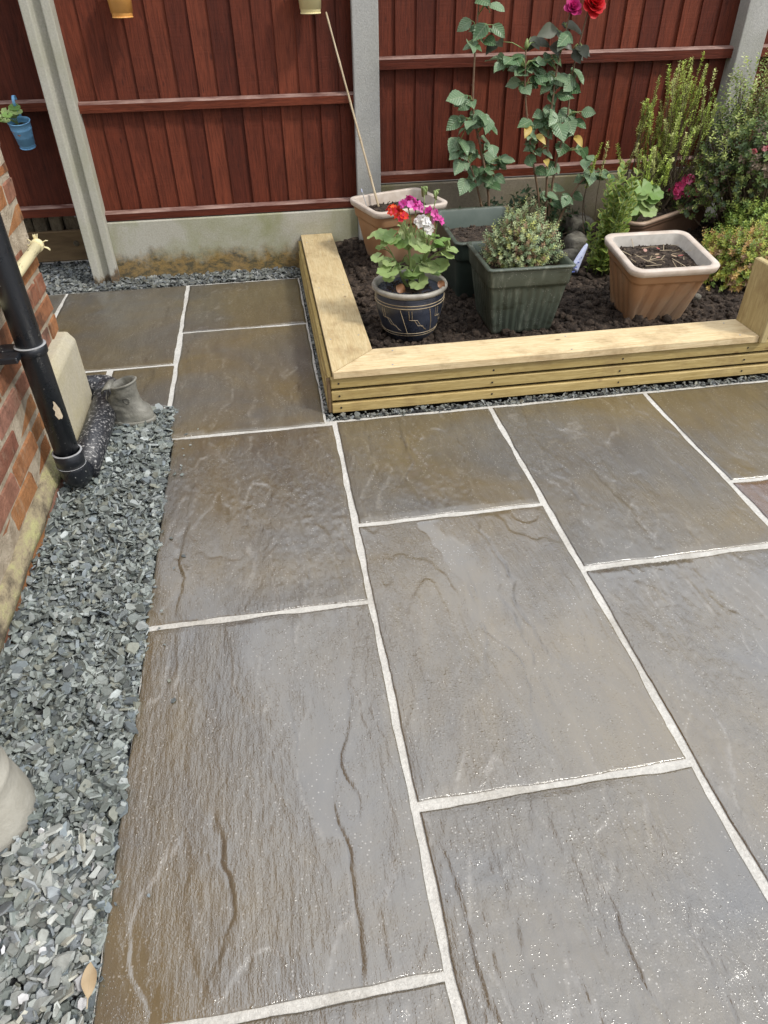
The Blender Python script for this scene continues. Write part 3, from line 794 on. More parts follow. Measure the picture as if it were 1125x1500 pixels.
part(dp, 'drain_collar', tube([(PX + .020, 2.50, .055), (PX + .020, 2.575, .055)], PR + .018, 32), M['splashed_plastic'], True)
arc = [(PX + .020 - .05 * (1 - math.cos(a)), 2.575 + .05 * math.sin(a), .055) for a in np.linspace(0, math.pi / 2, 8)]
part(dp, 'drain_bend', tube([(PX + .020, 2.56, .055)] + arc + [(-0.90, 2.625, .05)], PR + .013, 32), M['splashed_plastic'], True)
bz = .505
clip = part(dp, 'pipe_clip', ring(bz, PR + .006, .026), M['black_plastic'], True)
part(dp, 'clip_highlight', ring(bz + .013, PR + .0065, .004), M['silver_and_highlight'], True)  # pale ring painted as the highlight along the clip
part(dp, 'clip_arm', cbox((-0.80, PY - .075, bz - .010), (PX - .02, PY - .028, bz + .008), .003), M['black_plastic'])
part(dp, 'clip_arm', cbox((-0.80, PY - .02, bz - .010), (PX - .02, PY + .03, bz + .008), .003), M['black_plastic'])
# bare patch where the paint has flaked off the pipe
fl = []
for k in range(16):
    a = 2 * math.pi * k / 16
    da = .24 * math.cos(a) * (1 + .3 * math.sin(3 * k)); dz = .030 * math.sin(a) * (1 + .25 * math.cos(5 * k))
    th = R(-52) + da
    fl.append((PX + (PR + .0012) * math.cos(th), PY + (PR + .0012) * math.sin(th), .315 + dz - .02 * da))
part(dp, 'flaked_patch', (np.array(fl + [(PX + (PR + .0016) * math.cos(R(-52)), PY + (PR + .0016) * math.sin(R(-52)), .315)]), [[k, (k + 1) % 16, 16] for k in range(16)]), M['flaked_paint'])

# ---- cream overflow pipe lying along the wall, frayed at the end
cp = thing('cream_pipe', 'short cream painted pipe with a frayed end on the brick wall', 'pipe', (-0.765, 2.05, .63))
part(cp, 'pipe', tube([(-0.768, 1.80, .630), (-0.766, 2.2, .634), (-0.762, 2.505, .640)], .0165, 18), M['cream_pipe'], True)
part(cp, 'end_band', tube([(-0.762, 2.495, .640), (-0.762, 2.517, .640)], .0205, 18), M['cream_pipe'], True)
fr = []
for k in range(13):
    a = random.uniform(0, 6.28); d = Vector((math.cos(a) * .03, random.uniform(-.01, .02), math.sin(a) * .03))
    p = Vector((-0.762 + math.cos(a) * .017, 2.512, .640 + math.sin(a) * .017))
    fr.append(tube([p, p + d * .5, p + d * random.uniform(.45, .8) + Vector((0, 0, -.004))], [.0022, .0018, .0006], 5))
part(cp, 'frayed_strands', merge(fr), M['cream_pipe'], kind='stuff')

# ---- old boot cast as a planter
bt = thing('boot_planter', 'weathered grey boot shaped planter beside the black drain pipe', 'planter', (-0.60, 2.43, 0.014), R(-8))
secs = []
# cross-sections from the toe end (towards +x) through the heel and up the shaft: (centre x, centre z, half x, half y, pitch)
def oval(cx, cy, cz, hx, hy, pitch=0.0, n=28, wr=0.0, seed=0):
    P = []
    for k in range(n):
        a = 2 * math.pi * k / n
        w = 1 + wr * math.sin(3 * a + seed) + wr * .7 * math.sin(5 * a + 2 * seed)
        x, y = hx * math.cos(a) * w, hy * math.sin(a) * w
        P.append((cx + x * math.cos(pitch), cy + y, cz + x * math.sin(pitch)))
    return P
def boot_ring(cx, cz, hx, hy, pitch, crease):
    P = []
    for k in range(40):
        a = 2 * math.pi * k / 40
        w = 1 + crease * (float(fbm(math.cos(a) * 2.2 + 5, math.sin(a) * 2.2 + cz * 75, 6, 3)) - .5) * 2
        x, y = hx * math.cos(a) * w, hy * math.sin(a) * w
        P.append((cx + x * math.cos(pitch), y, cz + x * math.sin(pitch)))
    return P
key = [(-.012, .010, .082, .044, 0), (.012, .010, .085, .047, 0), (.032, .009, .083, .048, 0), (.050, .006, .077, .047, -.04), (.066, .000, .066, .045, -.10), (.082, -.002, .057, .044, -.06), (.100, .002, .052, .044, .06), (.120, .006, .049, .043, .16), (.140, .009, .048, .042, .22), (.150, .010, .050, .043, .24)]
secs = []
for q in range(len(key) - 1):
    for f in (0, .33, .66):
        (z0, c0, x0, y0, p0), (z1, c1, x1, y1, p1) = key[q], key[q + 1]
        secs.append(boot_ring(c0 + (c1 - c0) * f, z0 + (z1 - z0) * f, x0 + (x1 - x0) * f, y0 + (y1 - y0) * f, p0 + (p1 - p0) * f, .10 if q > 1 else .05))
secs += [boot_ring(.010, .150, .050, .043, .24, .08), boot_ring(.010, .150, .043, .036, .24, .08), boot_ring(.008, .120, .038, .032, .15, .04), boot_ring(.006, .085, .034, .028, 0, .02)]
body = part(bt, 'boot_body', rings(secs), M['boot_stone'], True, local=True)
part(bt, 'sole', rings([oval(.010, 0, -.014, .088, .048), oval(.010, 0, .002, .090, .050), oval(.010, 0, .006, .086, .047)]), M['boot_stone'], True, local=True)
tg = []
for k, (x, z, w) in enumerate(((-.046, .136, .030), (-.066, .136, .033), (-.082, .124, .030), (-.084, .106, .020))):
    tg.append([(x + .012, -w, z), (x + .012, w, z + .004), (x + .017, w, z + .010), (x + .017, -w, z + .006)])
part(bt, 'tongue', rings(tg), M['boot_stone'], True, local=True)
part(bt, 'cuff', tube([(p[0], p[1], p[2]) for p in boot_ring(.010, .148, .049, .042, .24, .08)] + [boot_ring(.010, .148, .049, .042, .24, .08)[0]], .0042, 8), M['boot_stone'], True, local=True)
part(bt, 'eyelet', tube([(.022 + .011 * math.cos(a), -.0435, .096 + .011 * math.sin(a)) for a in np.linspace(0, 2 * math.pi, 16)], .002, 6), M['boot_stone'], True, local=True)
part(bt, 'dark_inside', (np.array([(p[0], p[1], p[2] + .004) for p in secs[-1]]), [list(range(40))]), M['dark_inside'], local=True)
lc = []
for s in (-1, 1):
    lc.append(tube([(-.052, s * .012, .122), (-.060, s * .018, .095), (-.062, s * .006, .070), (-.070, s * .012, .045), (-.066, s * .022, .028)], .0022, 6))
part(bt, 'lace', merge(lc), M['boot_stone'], True, local=True)

# ---- pale stone pot cut by the left edge
sp_ = thing('stone_pot', 'pale buff stone pot on the slate at the left edge', 'pot', (-0.700, 0.850, -0.01))
part(sp_, 'pot_body', lathe([(0.0, 0), (.094, 0), (.102, .01), (.101, .05), (.094, .105), (.088, .13), (.091, .138), (.091, .15), (.086, .157), (.088, .20), (.096, .225), (.099, .24), (.093, .246), (.080, .24), (.075, .20), (.0, .19)], 48), M['pot_stone'], True, local=True)
part(sp_, 'pot_rim', tube([(.094 * math.cos(a), .094 * math.sin(a), .24) for a in np.linspace(0, 2 * math.pi, 40)], .009, 8), M['pot_stone'], True, local=True)
part(sp_, 'potting_soil', (np.array([(.078 * math.cos(a), .078 * math.sin(a), .215) for a in np.linspace(0, 2 * math.pi, 24, endpoint=False)]), [list(range(24))]), M['soil'], local=True)
lug = cbox((.070, -.045, .055), (.104, -.012, .095), .008)
part(sp_, 'lug', xf(lug, Matrix.Rotation(R(-62), 4, 'Z')), M['pot_stone'], local=True)

# ================================================================== fence
def feather_panel(name, label, x0, x1, ybase, z0, z1, rails, cover=0.1, lean=0.0, thick_left=True):
    t = thing(name, label, 'fence panel', ((x0 + x1) / 2, ybase, z0))
    x = x0; k = 0
    while x < x1 - 0.01:
        w = cover * random.uniform(.93, 1.07)
        xe = min(x + w + 0.022, x1)
        a, b = (.0125, .005)
        yb = ybase + 0.004 * random.random()
        zt = z1 + random.uniform(-.004, .004); zb = z0 + random.uniform(-.003, .003)
        # wedge section: thin edge tucked under the thick edge of the next board
        V = []
        for z in (zb, zt):
            V += [(x, yb - a, z), (xe, yb - b + .0065, z), (xe, yb + .0125, z), (x, yb + .002, z)]
        part(t, 'board', (np.array(V), [[3, 2, 1, 0], [4, 5, 6, 7], [0, 1, 5, 4], [1, 2, 6, 5], [2, 3, 7, 6], [3, 0, 4, 7]]), M['fence_board'])
        x += w; k += 1
    for (zb, zt) in rails:
        yf = ybase - .0135
        sec = [(yf - .030, zb + .002), (yf - .032, zt - .006), (yf - .026, zt), (yf, zt + .006), (yf, zb)]
        rr = [[(xx, y, z + .0) for y, z in sec] for xx in np.linspace(x0 + .001, x1 - .001, 3)]
        rl = part(t, 'rail', rings(rr), M['fence_rail'])
        top = [(yf - .0325, zt - .0055), (yf - .0262, zt + .0008), (yf - .001, zt + .0066), (yf - .001, zt + .0050), (yf - .026, zt - .001)]
        o = part(t, 'worn_lit_edge', rings([[(xx, y, z) for y, z in top] for xx in np.linspace(x0 + .002, x1 - .002, 3)]), M['rail_worn_lit'])
    return t
FY = 4.100
feather_panel('fence_panel', 'red brown boarded fence panel between the grooved post and the smooth post', -0.850, 0.505, FY, 0.315, 1.86, [(.306, .347), (.808, .851), (1.36, 1.40), (1.78, 1.82)])
feather_panel('fence_panel', 'wide red brown fence panel behind the climbing rose', 0.622, 2.540, FY + .004, 0.425, 1.97, [(.420, .467), (.946, .996), (1.48, 1.52), (1.89, 1.93)])
feather_panel('fence_panel', 'dark red fence panel left of the grooved post above old timber', -2.7, -0.93, 4.30, 0.30, 1.86, [(.295, .345), (.800, .845), (1.36, 1.40), (1.78, 1.82)], .105)
feather_panel('fence_panel', 'fence panel right of the lichen spotted post behind the bushes', 2.675, 4.4, FY + .01, 0.425, 1.97, [(.420, .467), (.946, .996), (1.48, 1.52), (1.89, 1.93)])

g1 = link('gravel_board', mesh('gravel_board', cbox((-0.852, 4.050, -0.05), (0.500, 4.095, 0.302), .006), M['gravel_board']))
tag(g1, 'stained concrete gravel board under the left fence panel', 'gravel board')
g2 = link('gravel_board', mesh('gravel_board', cbox((0.620, 4.054, 0.0), (2.545, 4.098, 0.412), .006), M['board_mossy']))
tag(g2, 'mossy brown gravel board behind the rose and planters', 'gravel board')
g3 = link('gravel_board', mesh('gravel_board', cbox((2.672, 4.06, 0.0), (4.4, 4.10, 0.412), .006), M['board_mossy']))
tag(g3, 'gravel board right of the lichen spotted post', 'gravel board')

def post(name, label, poly, z1, mat):
    cx = sum(p[0] for p in poly) / len(poly); cy = sum(p[1] for p in poly) / len(poly)
    V, F = prism(poly, -0.08, z1)
    V = V - np.array([cx, cy, 0])
    o = link(name, mesh(name, (V, F), M[mat])); o.location = (cx, cy, 0)
    b = o.modifiers.new('bevel', 'BEVEL'); b.width = .005; b.segments = 2
    return tag(o, label, 'fence post')
xl, xr, yf, yb = -0.980, -0.848, 4.000, 4.13
post('concrete_post', 'tall concrete fence post with a deep groove, left of the gravel board',
     [(xl, yf), (xl + .040, yf), (xl + .047, yf + .032), (xr - .047, yf + .032), (xr - .040, yf), (xr, yf), (xr, yb), (xl, yb)], 1.95, 'post_concrete')
post('concrete_post', 'smooth grey concrete fence post behind the bamboo cane',
     [(.497, 4.015), (.626, 4.015), (.626, 4.055), (.606, 4.06), (.606, 4.11), (.626, 4.115), (.626, 4.14), (.497, 4.14), (.497, 4.115), (.517, 4.11), (.517, 4.06), (.497, 4.055)], 2.02, 'post_grey')
post('concrete_post', 'lichen spotted concrete fence post behind the bushes on the right',
     [(2.535, 4.015), (2.675, 4.015), (2.675, 4.14), (2.535, 4.14)], 2.02, 'post_lichen')

# old timber board and rubble under the far left panel
tb = thing('timber_board', 'old brown timber board with a knot below the far left fence panel', 'board', (-1.3, 4.36, 0))
part(tb, 'plank', cbox((-2.6, 4.345, 0.03), (-0.985, 4.385, 0.195), .004, .002), M['old_timber'])
kn = lathe([(0, .006), (.009, .006), (.013, .004), (.016, 0)], 16)
part(tb, 'knot', xf(kn, Matrix.Translation((-1.105, 4.3455, .125)) @ Matrix.Rotation(R(90), 4, 'X')), M['rubble_stone'], True)
rb = thing('rubble_wall', 'rough brown stones packed between the timber board and fence rail', 'wall', (-1.3, 4.42, 0.19))
xx = -1.75
while xx < -1.0:
    w = random.uniform(.07, .13); h = random.uniform(.10, .15)
    part(rb, 'stone', cbox((xx, 4.37, .19 - .06), (xx + w, 4.47, .19 + h), .018, .008), M['rubble_stone']); xx += w + .006
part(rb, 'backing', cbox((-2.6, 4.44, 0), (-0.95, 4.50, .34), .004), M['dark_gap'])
part(rb, 'metal_strip', cbox((-1.075, 4.335, .268), (-0.98, 4.342, .280), .001), M['silver_and_highlight'])

# ================================================================== raised timber bed
bed = thing('raised_bed', 'low new timber raised bed with mitred cap boards', 'planter bed', (0.165, 2.33, 0))
part(bed, 'cap_board', prism([(0.1725, 2.3265), (0.3445, 2.4985), (0.3445, 4.046), (0.1725, 4.046)], .1555, .1805), M['pine_y'])
part(bed, 'cap_board', prism([(0.1750, 2.3250), (1.8670, 2.3250), (1.8690, 2.4990), (0.3490, 2.4990)], .1550, .1800), M['pine_x'])
for k, (a, b) in enumerate(((.004, .044), (.056, .096), (.108, .150))):
    dy = random.uniform(0, .003)
    part(bed, 'slat', cbox((0.163, 2.336 + dy, a), (2.72, 2.357 + dy, b), .003), M['slat_x'])
    part(bed, 'slat', cbox((0.149 + .003 * k, 2.360, a), (0.169 + .001 * k, 4.044, b), .003), M['slat_y'])
part(bed, 'corner_end', cbox((0.1490, 2.3400, .006), (0.1615, 2.3585, .146), .002), M['old_timber'])
part(bed, 'liner', merge([cbox((0.190, 2.385, -.03), (2.7, 2.395, .153), .001), cbox((0.190, 2.38, -.03), (0.200, 4.04, .153), .001)]), M['dark_gap'])
for x in (0.195, 0.79, 1.31, 1.845, 2.35):
    for z in (.026, .076, .128):
        nl = lathe([(0, .0015), (.0035, .0012), (.0042, 0)], 10)
        part(bed, 'nail', xf(nl, Matrix.Translation((x + random.uniform(-.006, .006), 2.3362, z)) @ Matrix.Rotation(R(90), 4, 'X')), M['dark_gap'])
for (x, y) in ((.195, 2.62), (.31, 2.64), (.20, 3.2), (.315, 3.22), (.195, 3.9), (.315, 3.9), (.40, 2.35), (.42, 2.47), (1.10, 2.35), (1.12, 2.47), (1.80, 2.35), (1.80, 2.47)):
    part(bed, 'screw', xf(lathe([(0, .0008), (.0035, .0006), (.004, -.001)], 8), Matrix.Translation((x, y, .1807))), M['steel'])
# the taller section that begins at the right: an end board and the slats behind it
part(bed, 'end_board', cbox((1.8700, 2.3120, .1530), (1.9000, 2.4980, .4340), .004), M['pine_z'])
for k in range(4):
    part(bed, 'slat', cbox((1.904, 2.3450, .182 + k * .063), (2.72, 2.3650, .238 + k * .063), .003), M['slat_x'])
part(bed, 'liner', cbox((1.905, 2.372, .16), (2.70, 2.38, .43), .001), M['dark_gap'])

# ================================================================== planters
def square_pot(name, label, loc, rot, ht, hb, h, mats, rim=(.016, .028, .010), corner=.035, ribs=None, band=.30, soil_d=.05, seed=0, lip_in=.010):
    t = thing(name, label, 'planter', loc)
    t.rotation_euler = rot
    body, rimm, ins = mats
    per, cn = 36, 6
    def ring_at(z, extra=0.0, ribbed=False, rad=None):
        f = (z / h)
        f = f * (1 + .12 * (1 - f))
        hx, hy = hb[0] + (ht[0] - hb[0]) * f + extra, hb[1] + (ht[1] - hb[1]) * f + extra
        P = rrect(hx, hy, max(.004, (rad or corner) * (.6 + .4 * f) + extra * .5), per, cn)
        if ribbed and ribs:
            n, dep, slant = ribs
            for k in range(len(P)):
                x, y = P[k]
                onx = abs(abs(y) - hy) < 1e-6
                ony = abs(abs(x) - hx) < 1e-6
                if onx or ony:
                    s = (x / hx if onx else y / hy)
                    if abs(s) < .86:
                        c = math.cos(math.pi * n * (s / .86 - slant * (z / h)))
                        dd = dep * min(1, max(0, (c - .45) / .25)) if slant else dep * min(1, max(0, (c + .1) / .3))
                        if onx: P[k][1] -= math.copysign(dd, y)
                        else: P[k][0] -= math.copysign(dd, x)
        return [(x, y, z) for x, y in P]
    zb = h * (1 - band)
    zz = [0, .006]
    rs = [ring_at(0, -.008), ring_at(.006)] + [ring_at(z, 0, True) for z in np.linspace(.02, zb - .012, 14)] + [ring_at(zb - .004), ring_at(zb, .005), ring_at(zb + .006, .006), ring_at(h - rim[1] - .002, .004)]
    part(t, 'pot_body', rings(rs, True, False), M[body], True, local=True)
    r0 = rim[0]
    rs = [ring_at(h - rim[1], -.002), ring_at(h - rim[1], r0 - .003), ring_at(h - rim[1] + .003, r0), ring_at(h - .005, r0 + .001), ring_at(h, r0 - .004), ring_at(h, -lip_in + .003), ring_at(h - .004, -lip_in)]
    part(t, 'rim', rings(rs, False, False), M[rimm], True, local=True)
    rs = [ring_at(h - .004, -lip_in), ring_at(h - rim[1], -lip_in - .002), ring_at(h - soil_d - .04, -lip_in - .004)]
    part(t, 'inside', rings([r[::-1] for r in rs], False, False), M[ins], True, local=True)
    # soil surface
    hx = hb[0] + (ht[0] - hb[0]) * .9 - lip_in; hy = hb[1] + (ht[1] - hb[1]) * .9 - lip_in
    rs = []
    for f in (1, .85, .68, .5, .33, .17, .02):
        P = rrect(hx * f, hy * f, corner * f, per, cn)
        rs.append([(x, y, h - soil_d + .016 * (float(fbm(x * 22 + seed, y * 22, seed)) - .5) + .012 * (1 - f)) for x, y in P])
    part(t, 'potting_soil', rings(rs, False, True), M['soil'], True, local=True)
    clods('soil_crumbs', None, 420, lambda rg, n: np.stack([rg.uniform(-hx * .93, hx * .93, n), rg.uniform(-hy * .93, hy * .93, n)], -1), .002, .009, 40 + seed, t, lambda x, y: h - soil_d + .006)
    return t
green = square_pot('square_planter', 'ribbed green square planter holding the grey green shrub', (1.010, 2.800, .118), (0, 0, R(-1)), (.172, .180), (.128, .128), .295, ('green_plastic', 'green_plastic', 'green_inside'), rim=(.010, .012, .008), corner=.016, ribs=(8, .0045, 0), band=.27, soil_d=.045, seed=1)
tan = square_pot('square_planter', 'tan square planter with pale rim standing alone near the timber cap', (1.625, 2.805, .112), (R(7), 0, R(-2)), (.176, .170), (.118, .118), .285, ('tan_plastic', 'tan_rim', 'pale_inside'), rim=(.018, .030, .012), corner=.045, ribs=(4, .009, .55), band=.24, soil_d=.05, seed=2)
bgreen = square_pot('square_planter', 'dark green planter of bare soil behind the ribbed one', (0.985, 3.265, .122), (R(4), 0, R(1)), (.185, .215), (.150, .165), .290, ('dark_green_plastic', 'green_plastic', 'green_inside'), rim=(.010, .012, .008), corner=.03, band=.30, soil_d=.085, seed=3)
btan = square_pot('square_planter', 'tan planter with bamboo cane in front of the smooth post', (0.660, 3.700, .140), (R(2), 0, R(19)), (.198, .150), (.135, .100), .285, ('tan_plastic', 'tan_rim', 'tan_rim'), rim=(.014, .030, .010), corner=.04, band=.28, soil_d=.05, seed=4)
trough = square_pot('trough_planter', 'long brown trough with young geraniums at the back of the bed', (2.12, 3.70, .135), (0, 0, R(31)), (.36, .100), (.32, .075), .175, ('brown_plastic', 'brown_rim', 'brown_plastic'), rim=(.012, .018, .010), corner=.05, band=.2, soil_d=.035, seed=5)
# bits of petal and straw on the tan planter's soil
rg = np.random.default_rng(4)
def petal_geo(w=.5, cup=.25, n=5):
    V, F = [], []
    for i in range(n + 1):
        x = i / n
        hw = w * math.sin(math.pi * min(1, .12 + .80 * x)) ** .8
        for j in (-1, 0, 1):
            V.append((x, j * hw, cup * (x * x) + .18 * abs(j) * hw))
    for i in range(n):
        for j in (0, 1):
            a = i * 3 + j
            F.append([a, a + 3, a + 4, a + 1])
    return np.array(V), F
for k in range(7):
    V, F = petal_geo(.42, .2)
    p = (rg.uniform(-.12, .10), rg.uniform(-.10, .10), .252)
    Mx = Matrix.Translation(p) @ Matrix.Rotation(rg.uniform(0, 6.3), 4, 'Z') @ Matrix.Rotation(rg.uniform(-.3, .3), 4, 'X') @ Matrix.Scale(rg.uniform(.014, .026), 4)
    c = [(0.50, .14, .13), (.58, .34, .28), (.50, .36, .24), (.42, .30, .20)][k % 4]
    part(tan, 'petal', xf((V, F), Mx), M['petal'], True, local=True, col=np.tile(c, (len(V), 1)))
st = []
for k in range(34):
    p = Vector((rg.uniform(-.13, .13), rg.uniform(-.12, .12), .250)); a = rg.uniform(0, 6.3); L = rg.uniform(.02, .07)
    st.append(tube([p, p + Vector((math.cos(a) * L, math.sin(a) * L, rg.uniform(0, .022)))], .0012, 5))
part(tan, 'straw', merge(st), M['cane'], local=True, kind='stuff')

# glazed pot
bp = thing('glazed_pot', 'round dark blue glazed pot with gold lines holding the geranium', 'plant pot', (0.545, 2.775, .112))
prof = [(0, 0), (.092, 0), (.100, .006), (.116, .045), (.132, .095), (.140, .135), (.143, .165), (.141, .188), (.139, .196)]
part(bp, 'pot_body', lathe(prof, 64), M['blue_glaze'], True, local=True)
part(bp, 'rim', lathe([(.139, .195), (.148, .199), (.155, .207), (.156, .214), (.152, .221), (.144, .222), (.137, .216), (.133, .195), (.128, .170)], 64), M['glaze_rim'], True, local=True)
part(bp, 'potting_soil', lathe([(.132, .190), (.10, .193), (.05, .197), (0.001, .199)], 32), M['soil'], True, local=True)
clods('soil_crumbs', None, 300, lambda rg, n: np.stack([rg.uniform(-.09, .09, n), rg.uniform(-.09, .09, n)], -1), .002, .008, 61, bp, lambda x, y: .197)
def pot_r(z):
    for (r0, z0), (r1, z1) in zip(prof[1:], prof[2:]):
        if z0 <= z <= z1: return r0 + (r1 - r0) * (z - z0) / (z1 - z0)
    return .14
for z, w in ((.172, .0016), (.160, .0016), (.047, .0013), (.036, .0010)):
    part(bp, 'gold_line', tube([((pot_r(z) + .0006) * math.cos(a), (pot_r(z) + .0006) * math.sin(a), z) for a in np.linspace(0, 2 * math.pi, 60)], w, 5, False), M['gold_line'], True, local=True)
for a0 in (-150, -100, -50, 10, 70, 130):
    for off in (0, 5):
        pts = [(a0 - 2 + off, .152), (a0 - 1 + off, .112), (a0 + 8 + off, .110), (a0 + 15 + off, .084), (a0 + 24, .083 - off * .0012), (a0 + 31 + off, .054)]
        pl = []
        for (a1, z1), (a2, z2) in zip(pts, pts[1:]):
            for q in np.linspace(0, 1, 5)[:-1]:
                a = R(a1 + (a2 - a1) * q); z = z1 + (z2 - z1) * q
                pl.append(((pot_r(z) + .0005) * math.cos(a), (pot_r(z) + .0005) * math.sin(a), z))
        part(bp, 'gold_line', tube(pl, .0009, 4, False), M['gold_line'], local=True)
    pl = [((pot_r(z) + .0005) * math.cos(R(a0 + 34 + q * 11)), (pot_r(z) + .0005) * math.sin(R(a0 + 34 + q * 11)), z) for q, z in zip(np.linspace(0, 1, 8), np.linspace(.155, .05, 8))]
    part(bp, 'gold_line', tube(pl, .0013, 4, False), M['gold_line'], local=True)

# cane and stake
cn_ = thing('bamboo_cane', 'thin bamboo cane leaning from the tan planter to the fence', 'cane', (0.575, 3.74, .36))
pth = [Vector((0.575, 3.74, .36)).lerp(Vector((0.378, 4.035, 1.190)), q) for q in np.linspace(0, 1, 22)]
part(cn_, 'stem', tube(pth, [.0058 - .0018 * k / 21 + (.0010 if k % 4 == 0 else 0) for k in range(22)], 10), M['cane'], True)
part(cn_, 'node', merge([tube([pth[k] - (pth[k + 1] - pth[k]) * .06, pth[k] + (pth[k + 1] - pth[k]) * .06], .0072 - .0018 * k / 21, 10) for k in (4, 8, 12, 16)]), M['cane'], True)
sk = thing('plant_stake', 'thin pale stake poking from the left rim of the tan planter', 'stake', (0.512, 3.66, .38))
part(sk, 'rod', tube([(0.512, 3.66, .36), (0.480, 3.70, .47)], .0022, 8), M['steel'])
part(sk, 'tip', tube([(0.480, 3.70, .468), (0.4775, 3.703, .482)], .0030, 8), M['white_plastic'])

# ================================================================== plants
def leaf_geo(w=.36, fold=.25, droop=.2, n=5, p=.8, curl=0.0, teeth=False):
    V, F = [], []
    for i in range(n + 1):
        x = i / n
        hw = w * max(0.02, math.sin(math.pi * x ** p)) * (1 + (.09 if (teeth and i % 2) else 0))
        for j in (-1, 0, 1):
            V.append((x, j * hw, fold * abs(j) * hw - droop * x * x + curl * math.sin(x * 9) * .03 * j))
    for i in range(n):
        for j in (0, 1):
            a = i * 3 + j
            F.append([a, a + 3, a + 4, a + 1])
    return np.array(V), F
def kidney_geo(lobes=9, amp=.06, dish=.22, wave=.05, ph=0.0):
    V = [(0, 0, 0)]; F = []
    for rr in (.5, 1.0):
        for k in range(36):
            a = R(-165 + 330 * k / 35)
            r = rr * (1 + (amp * math.cos(lobes * a) if rr == 1 else 0)) * (1 - .12 * (abs(a) / math.pi) ** 3)
            V.append((r * math.cos(a) * .95, r * math.sin(a), dish * rr * rr * .6 + wave * rr * rr * math.sin(5 * a + ph)))
    for k in range(35):
        F.append([0, 1 + k, 2 + k]); F.append([1 + k, 37 + k, 38 + k, 2 + k])
    return np.array(V), F
def put_leaf(par, me, p, d, n, s, name='leaf'):
    o = link(name, me, par)
    o.matrix_basis = Matrix.Translation(Vector(p) - par.location) @ basis(n, d).to_4x4() @ Matrix.Scale(s, 4)
    return o
def leaf_cloud(P, D, N, S, tv, tf, cols, tcol=None):
    """thousands of small leaves in one mesh"""
    D = D / np.linalg.norm(D, axis=1, keepdims=True)
    N = N - D * (N * D).sum(1, keepdims=True); N /= (np.linalg.norm(N, axis=1, keepdims=True) + 1e-9)
    Y = np.cross(N, D)
    Ms = np.zeros((len(P), 3, 4))
    Ms[:, :, 0] = D * S[:, None]; Ms[:, :, 1] = Y * S[:, None]; Ms[:, :, 2] = N * S[:, None]; Ms[:, :, 3] = P
    g, C = scatter(tv, tf, Ms, cols)
    if tcol is not None:
        C = C * (1 - tcol[1][None]).repeat(len(P), 0).reshape(-1, 1) + np.tile(tcol[0], (len(P) * len(tv), 1)) * np.tile(tcol[1], len(P))[:, None]
    return g, C
TINY = (np.array([(0, 0, 0), (.45, -.26, .07), (1, 0, -.05), (.45, .26, .07)]), np.array([(0, 1, 2), (0, 2, 3)]))
def pal_pick(rg, pal, n, var=.2):
    c = np.array(pal)[rg.integers(0, len(pal), n)]
    return np.clip(c * rg.uniform(1 - var, 1 + var, (n, 1)), 0, 1)
def sprigs(rg, P0, D0, L, per, size, pal, spread=1.0, curve=0.0, out=.8):
    """leaves set round many short shoots"""
    n = len(P0)
    D0 = D0 / np.linalg.norm(D0, axis=1, keepdims=True)
    t = np.tile(np.linspace(.08, 1, per), (n, 1)) + rg.uniform(-.03, .03, (n, per))
    az = rg.uniform(0, 6.28, (n, 1)) + np.arange(per)[None] * 2.4
    A = np.cross(D0, rg.normal(size=(n, 3))); A /= np.linalg.norm(A, axis=1, keepdims=True); B = np.cross(D0, A)
    rad = A[:, None] * np.cos(az)[..., None] + B[:, None] * np.sin(az)[..., None]
    P = P0[:, None] + D0[:, None] * (t * L[:, None])[..., None]
    P[..., 2] -= curve * (t ** 2) * L[:, None]
    D = D0[:, None] * (1 - out) + rad * out * spread + np.array([0, 0, .12])
    N = D0[:, None] + rad * -.3 + np.zeros_like(D)
    S = size * rg.uniform(.65, 1.2, (n, per)) * (1 - .45 * np.clip(t, 0, 1) ** 3)
    c = np.repeat(pal_pick(rg, pal, n)[:, None], per, 1) * rg.uniform(.8, 1.2, (n, per, 1)) * (0.82 + .36 * np.clip(t, 0, 1))[..., None]
    return P.reshape(-1, 3), D.reshape(-1, 3), N.reshape(-1, 3), S.ravel(), np.clip(c.reshape(-1, 3), 0, 1)

